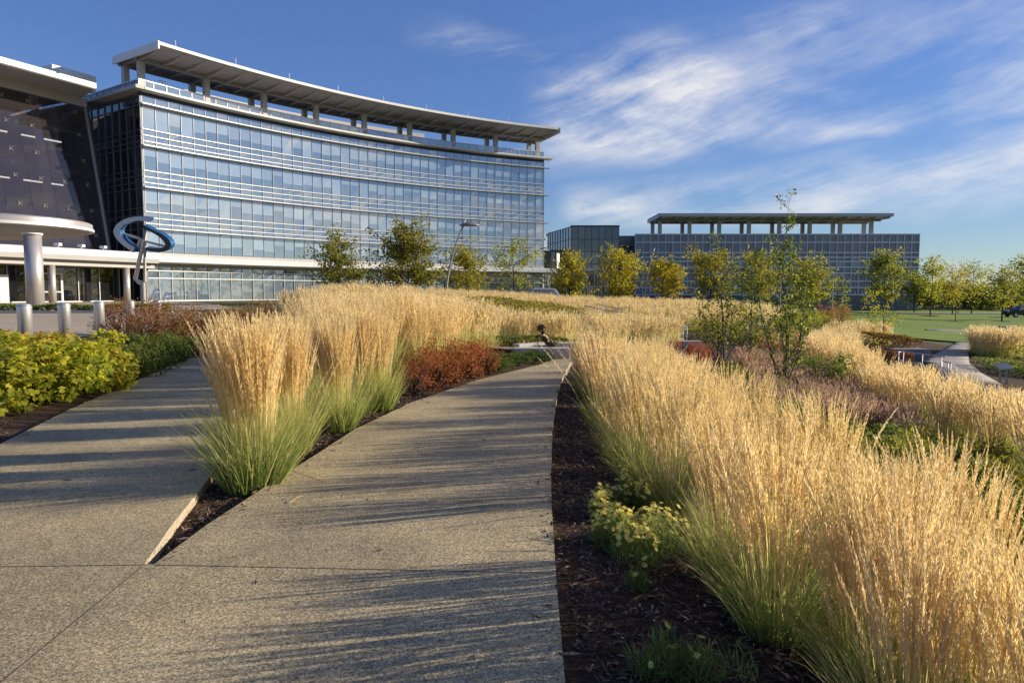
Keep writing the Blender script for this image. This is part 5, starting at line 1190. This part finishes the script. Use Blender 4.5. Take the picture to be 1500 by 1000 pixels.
# steps and handrails
def handrail(pts, label, h=.9, group=None, posts=None):
    """pts: plan+ground points of the posts"""
    c = np.array(pts[0]); t = thing('handrail', label, 'handrail', tuple(c), 0, group); pts = [np.array(p) - c for p in pts]
    for p in pts:
        g = Geo(); g.tube([p + [0, 0, -.3], p + [0, 0, h]], .021, 8); g.build('post', M['rail_steel'], t, True)
    for f in (1., .45):
        g = Geo(); a = pts[0] - (pts[1] - pts[0]) * [.12, .12, 0]; b = pts[-1] + (pts[-1] - pts[-2]) * [.22, .22, 0]
        g.tube([a + [0, 0, h * f]] + [p + [0, 0, h * f] for p in pts] + [b + [0, 0, h * f]], .024 if f == 1 else .014, 8); g.build('rail', M['rail_steel'], t, True)
def at(px, by, Y): return (X(px, Y), Y, Z(by, Y))
handrail([at(858, 470, 41), at(886, 477, 40), at(903, 480, 39.5)], 'steel handrail on the left side of the upper steps among the tan grass')
handrail([at(876, 466, 44), at(905, 473, 43)], 'steel handrail on the right side of the upper steps')
handrail([at(955, 497, 36), at(978, 500, 35), at(1000, 503, 34)], 'steel handrail down the middle steps beside the bright red shrub', .82)
handrail([at(960, 490, 39), at(1006, 499, 37)], 'farther steel handrail of the middle steps', .8)
handrail([at(1094, 498, 36), at(1120, 505, 35), at(1140, 509, 34.5)], 'steel handrail half hidden behind the forked young tree', .85)
handrail([at(1317, 545, 28), at(1324, 543, 28.3), at(1352, 548, 27.5), at(1380, 552, 27)], 'steel handrail down the lower steps beside the garden path', .82)
handrail([at(1381, 548, 28.2), at(1390, 550, 28.0), at(1394, 551, 27.8)], 'short steel handrail end at the foot of the lower steps', .55)
def stairs(a, dx, dy, n, w, label, rise=.13, run=.38):
    t = thing('steps', label, 'steps', a); d = np.array([dx, dy]) / math.hypot(dx, dy); yaw = math.atan2(d[1], d[0]); t.rotation_euler = (0, 0, yaw)
    for i in range(n): Geo().box(i * run, (i + 1) * run - .004, -w / 2, w / 2, -1.2, -i * rise).build('step', M['concrete'], t)
stairs(at(868, 468, 42.5), .6, -1, 8, 2.6, 'concrete steps descending through the tan grass, upper flight')
stairs(at(962, 492, 37.5), .6, -1, 7, 2.6, 'concrete steps beside the bright red shrub, middle flight')
block('low_wall', 975, 1028, 34, 499.5, 506, .5, 'low concrete edge at the foot of the middle steps')
# slanted information sign
sgx = at(1472, 560, 27); t = thing('information_sign', 'small slanted grey sign on two posts beside the garden path', 'sign', (*sgx[:2], h1(*sgx[:2]) + .1))
for dx in (-.12, .14): Geo().box(dx - .04, dx + .04, -.02, .02, -.2, .58).build('leg', M['lamp_grey'], t)
Mx = Matrix.Translation((0, 0, .62)) @ Matrix.Rotation(.5, 4, 'X') @ Matrix.Rotation(-.12, 4, 'Y'); Geo().box(-.26, .28, -.2, .2, -.015, .015, Mx).build('panel', M['lamp_grey'], t, bevel=.004)
# litter bin and white garden seat at the right edge
bx_, by_ = X(1490, 51), 51.; t = thing('litter_bin', 'dark cylindrical litter bin beside the pale stone seat', 'bin', (bx_, by_, h1(bx_, by_) + .1))
Geo().cyl(0, 0, 0, .78, .34, 20).build('body', M['dark_metal'], t, True); Geo().cyl(0, 0, .79, .86, .36, 20, .26).build('lid', M['dark_metal'], t, True)
bx_, by_ = X(1500, 52), 52.; t = thing('garden_chair', 'white slatted chair at the right edge behind the litter bin', 'chair', (bx_, by_, h1(bx_, by_) + .1))
Geo().box(-.3, .3, -.28, .28, .42, .46).build('seat', M['white_panel'], t); g = Geo()
for i in range(6): g.box(-.3 + i * .105, -.23 + i * .105, .25, .29, .47, .95)
g.build('backrest', M['white_panel'], t)
for dx in (-.27, .27):
    for dy in (-.25, .25): Geo().box(dx - .025, dx + .025, dy - .025, dy + .025, 0, .42).build('leg', M['white_panel'], t)
# little white path lights
for i, (px, by, Y) in enumerate(((825, 457, 38), (843, 460, 38), (883, 447, 47), (959, 451, 52), (979, 450, 55))):
    a = at(px, by, Y); t = thing('path_light', ['small white path light left of the upper steps', 'small white path light close to the upper handrail', 'small white path light above the upper steps', 'small white path light in the far grass below the yellow tree', 'small white path light in the far grass, right of its neighbour'][i], 'path light', (a[0], a[1], h1(a[0], a[1])))
    h = Z(by - 5, Y) - h1(a[0], a[1]); Geo().cyl(0, 0, -.1, h - .08, .035, 8).build('post', M['white_panel'], t); Geo().cyl(0, 0, h - .079, h, .07, 10).build('lamp_head', M['white_panel'], t)
a = at(1063, 492, 29); t = thing('path_light', 'angled white path light beside the thin young tree', 'path light', (a[0], a[1], h1(a[0], a[1]))); h = Z(489, 29) - h1(a[0], a[1])
Geo().cyl(0, 0, -.1, h, .03, 8).build('post', M['lamp_grey'], t); Geo().tube([(-.1, 0, h), (.1, 0, h + .06)], .045, 8).build('lamp_head', M['white_panel'], t)

# ================================================================ CARS
def car(px, Y, yaw, paint, label, by=None, suv=False):
    x = X(px, Y); t = thing('parked_car', label, 'car', (x, Y, h1(x, Y) + .12), yaw); L_, W_ = 4.5, 1.8
    zb_, zr = .28, 1.68 if suv else 1.45; hood = .98 if suv else .88
    lo = [(-2.25, zb_ + .05), (-2.25, .72), (-2.1, hood - .05), (-1.1, hood), (1.75 if suv else 1.35, hood + .02), (2.15, hood - .02), (2.25, .7), (2.25, zb_ + .05), (1.8, zb_), (-1.8, zb_)]
    def ext(prof, w0, w1=None):
        w1 = w1 or [w0] * len(prof); n_ = len(prof); g = Geo(); V = [(a, -w, b) for (a, b), w in zip(prof, w1)] + [(a, w, b) for (a, b), w in zip(prof, w1)]
        T = [(0, m + 1, m) for m in range(1, n_ - 1)] + [(n_, n_ + m, n_ + m + 1) for m in range(1, n_ - 1)]
        return g.add(V, [(j, (j + 1) % n_, n_ + (j + 1) % n_, n_ + j) for j in range(n_)], T)
    bm = bmesh.new()
    o = ext(lo, .9).build('body', paint, t, bevel=.06)
    rf = [(-1.15, hood - .02), (-.45, zr - .04), (-.2, zr), (1.0 if not suv else 1.5, zr - .02), (1.25 if not suv else 1.75, zr - .1), (1.85 if not suv else 2.1, hood)]
    ext(rf, .8, [.82, .66, .64, .64, .66, .82]).build('cabin', paint, t, bevel=.03)
    for s_ in (-1, 1):
        g = Geo(); pr = [(-.95, hood + .06), (-.42, zr - .12), (.2, zr - .1), (.2, hood + .06)]; pr2 = [(.28, hood + .06), (.28, zr - .1), (1.0 if not suv else 1.5, zr - .12), (1.55 if not suv else 1.8, hood + .06)]
        for q_ in (pr, pr2): g.add([(a, s_ * (.835 - .18 * max(0, (b - hood)) / (zr - hood)), b) for a, b in q_], [(0, 1, 2, 3)])
        g.build('side_window', M['dark_glass'], t)
        Geo().box(-2.27, -2.2, s_ * .6 - .2, s_ * .6 + .2, .66, .8).build('headlight', M['white_panel'], t); Geo().box(2.2, 2.27, s_ * .65 - .15, s_ * .65 + .15, .7, .86).build('tail_light', M['red_light'], t)
        for a in (-1.35, 1.35):
            w_ = Geo().tube([(a, s_ * .70, .33), (a, s_ * .92, .33)], .33, 18).build('wheel', M['tyre'], t); Geo().tube([(a, s_ * .915, .33), (a, s_ * .93, .33)], .19, 14).build('rim', M['steel'], w_)
    g = Geo(); g.add([(-1.1, -.72, hood + .04), (-1.1, .72, hood + .04), (-.5, .6, zr - .09), (-.5, -.6, zr - .09)], [(0, 1, 2, 3)]); oo = g.build('windscreen', M['dark_glass'], t); oo.location = (-.03, 0, .03)
car(1493, 100, 0, M['black_paint'], 'dark car parked at the right edge beyond the lawn', suv=True)
car(786, 66, .25, M['silver_paint'], 'silver car half hidden behind the far tan grass', suv=True)
car(1110, 92, .1, M['black_paint'], 'black car behind the round yellow-green trees')

# ================================================================ SKY, SUN, CAMERA
SUN_EL, SUN_AZ = math.radians(18.5), math.radians(77.0)      # azimuth measured from +Y (view direction) towards +X
w = bpy.data.worlds.new("World"); S.world = w; w.use_nodes = True
nt = w.node_tree; N = nt.nodes; bg = N['Background']
def nn(t, **kw):
    n = N.new(t)
    for k_, v in kw.items(): setattr(n, k_, v)
    return n
def lk_(a, b): nt.links.new(a, b)
def val(x, sock):
    if hasattr(x, 'links'): lk_(x, sock)
    else: sock.default_value = x
def mth(op, a, b=None, c=None, clamp=False):
    n = nn('ShaderNodeMath', operation=op); n.use_clamp = clamp; val(a, n.inputs[0])
    if b is not None: val(b, n.inputs[1])
    if c is not None: val(c, n.inputs[2])
    return n.outputs[0]
def sstep(x, a, b):
    n = nn('ShaderNodeMapRange', interpolation_type='SMOOTHSTEP'); val(x, n.inputs[0]); val(a, n.inputs[1]); val(b, n.inputs[2]); return n.outputs[0]
sky = nn('ShaderNodeTexSky', sky_type='NISHITA'); sky.sun_disc = False; sky.sun_elevation = SUN_EL; sky.sun_rotation = SUN_AZ
sky.air_density = 1.0; sky.dust_density = .15; sky.ozone_density = 4.0; sky.altitude = 200
tc = nn('ShaderNodeTexCoord'); sp = nn('ShaderNodeSeparateXYZ'); lk_(tc.outputs['Generated'], sp.inputs[0])
x_, y_, z_ = sp.outputs
az = mth('ARCTAN2', x_, y_); el = mth('ARCSINE', z_)
def nz(vec, scale, detail, rough=.6, dist=0.):
    n = nn('ShaderNodeTexNoise'); lk_(vec, n.inputs['Vector']); n.inputs['Scale'].default_value = scale; n.inputs['Detail'].default_value = detail; n.inputs['Roughness'].default_value = rough; n.inputs['Distortion'].default_value = dist
    return n.outputs['Fac']
def vec(a, b, c=0.):
    n = nn('ShaderNodeCombineXYZ'); val(a, n.inputs[0]); val(b, n.inputs[1]); val(c, n.inputs[2]); return n.outputs[0]
big = nz(vec(mth('MULTIPLY', az, 2.0), mth('MULTIPLY', el, 4.5), 3.7), 1.5, 3, .5)
wob = mth('MULTIPLY', mth('SUBTRACT', big, .5), .10)
# cirrus fibres: noise stretched along a direction that climbs to the right, bent gently by the large noise
def fibres(tilt, along, across, seed, det, warp):
    u = mth('ADD', mth('MULTIPLY', az, along), mth('MULTIPLY', el, along * tilt)); v = mth('SUBTRACT', mth('MULTIPLY', el, across), mth('MULTIPLY', az, across * tilt))
    return nz(vec(u, mth('ADD', v, mth('MULTIPLY', big, warp)), seed), 1.0, det, .62)
fib = fibres(.22, 1.5, 15., 1.3, 7, 1.5); fine = fibres(.34, 2.8, 34., 5.1, 7, 2.4); patch = nz(vec(mth('MULTIPLY', az, 5.), mth('MULTIPLY', el, 11.), 2.2), 1.0, 5, .6)
tex = mth('ADD', mth('ADD', mth('MULTIPLY', fib, .40), mth('MULTIPLY', fine, .16)), mth('MULTIPLY', patch, .44))
def band(lo0, lo1, hi0, hi1, azr, soft_lo, soft_hi, curve=0.):
    """cloud band between two edges of the sky that run linearly (or curve up) with azimuth, over azr=(in0,in1,out1,out0)"""
    e = mth('ADD', el, wob); e = mth('SUBTRACT', e, mth('MULTIPLY', mth('MULTIPLY', az, az), curve))
    lo = mth('ADD', lo0, mth('MULTIPLY', az, lo1)); hi = mth('ADD', hi0, mth('MULTIPLY', az, hi1))
    a = sstep(mth('SUBTRACT', e, lo), -soft_lo, soft_lo); b = sstep(mth('SUBTRACT', hi, e), -soft_hi, soft_hi)
    return mth('MULTIPLY', mth('MULTIPLY', a, b), mth('MULTIPLY', sstep(az, azr[0], azr[1]), sstep(az, azr[3], azr[2])))
head = band(.19, .0, .325, -.05, (.0, .09, .24, .42), .03, .05)            # bright feathery head beside the tower roof
tail = band(.318, -.10, .345, -.13, (-.17, -.03, .04, .16), .010, .02)      # its thin tail reaching left
veil = band(.195, -.03, .305, .0, (.10, .34, 1.3, 1.9), .010, .075, .06)    # long veil with a crisp lower edge
puff = band(.30, .0, .345, .0, (.28, .36, .42, .50), .02, .03)
low = band(.085, .03, .14, .08, (.02, .22, 1.2, 1.8), .018, .022)         # lower band
low2 = band(.105, .04, .15, .02, (.05, .10, .2, .30), .012, .02)
rag = band(.06, .03, .085, .06, (-.02, .04, .10, .16), .010, .012)
top = band(.40, .05, .43, .05, (.12, .17, .22, .29), .010, .016)
def mx_(*v):
    o = v[0]
    for q_ in v[1:]: o = mth('MAXIMUM', o, q_)
    return o
t1 = sstep(tex, .40, .70); t2 = sstep(tex, .37, .82)
front = mx_(mth('MULTIPLY', mth('MULTIPLY', head, t1), 1.15), mth('MULTIPLY', mth('MULTIPLY', tail, t1), .9), mth('MULTIPLY', mth('MULTIPLY', veil, t2), 1.0), mth('MULTIPLY', mth('MULTIPLY', puff, t1), .7),
            mth('MULTIPLY', mth('MULTIPLY', low, t2), 1.35), mth('MULTIPLY', mth('MULTIPLY', low2, t1), 1.0), mth('MULTIPLY', mth('MULTIPLY', rag, t1), 1.), mth('MULTIPLY', mth('MULTIPLY', top, t1), .5))
# behind and to the right of the camera (mirrored by the glass): broken cloud
oth = mth('MULTIPLY', sstep(mth('ABSOLUTE', mth('SUBTRACT', az, 2.0)), 1.2, .7), sstep(el, .0, .06))
cum = nz(vec(mth('MULTIPLY', az, 3.6), mth('MULTIPLY', el, 10.)), 1.5, 6, .6)
dens = mth('MINIMUM', mx_(mth('MULTIPLY', front, 1.25), mth('MULTIPLY', mth('MULTIPLY', oth, sstep(cum, .47, .66)), .85)), .88)
hs = nn('ShaderNodeHueSaturation'); hs.inputs['Hue'].default_value = .515; hs.inputs['Saturation'].default_value = 1.12; hs.inputs['Value'].default_value = .92; cm = nn('ShaderNodeMix', data_type='RGBA'); cm.inputs[0].default_value = .30; sc_n = nn('ShaderNodeSeparateColor'); lk_(sky.outputs[0], sc_n.inputs[0]); gf = mth('DIVIDE', 1.12, mth('ADD', 1., mth('MULTIPLY', sc_n.outputs[1], .11))); vm_ = nn('ShaderNodeVectorMath', operation='SCALE'); lk_(sky.outputs[0], vm_.inputs[0]); lk_(gf, vm_.inputs['Scale']); lk_(vm_.outputs[0], cm.inputs[6]); cm.inputs[7].default_value = (.80, 1.30, 2.30, 1); lk_(cm.outputs[2], hs.inputs['Color'])
mx = nn('ShaderNodeMix', data_type='RGBA'); lk_(dens, mx.inputs[0]); lk_(hs.outputs[0], mx.inputs[6]); mx.inputs[7].default_value = (4.6, 4.55, 4.6, 1)
lk_(mx.outputs[2], bg.inputs[0]); bg.inputs[1].default_value = .125
sun = bpy.data.lights.new('sun', 'SUN'); so = bpy.data.objects.new('sun', sun); COL.objects.link(so)
sun.energy = 5.0; sun.angle = math.radians(.53); sun.color = (1., .87, .66)
sd = Vector((math.sin(SUN_AZ) * math.cos(SUN_EL), math.cos(SUN_AZ) * math.cos(SUN_EL), math.sin(SUN_EL)))
so.rotation_euler = sd.to_track_quat('Z', 'Y').to_euler()
cam = bpy.data.cameras.new('camera'); co = bpy.data.objects.new('camera', cam); COL.objects.link(co)
cam.sensor_width = 36; cam.lens = 24; cam.clip_start = .1; cam.clip_end = 8000
co.location = (0, 0, EYE); co.rotation_euler = (PI / 2 - PITCH, 0, 0); S.camera = co
vs = S.view_settings; S.display_settings.display_device = 'sRGB'; vs.view_transform = 'Standard'; vs.look = 'None'; vs.exposure = .62; vs.gamma = 1; vs.use_curve_mapping = False
S.cycles.max_bounces = 8; S.cycles.transparent_max_bounces = 12; S.cycles.use_denoising = True; S.cycles.caustics_reflective = False; S.cycles.caustics_refractive = False
S.cycles.sample_clamp_indirect = 6
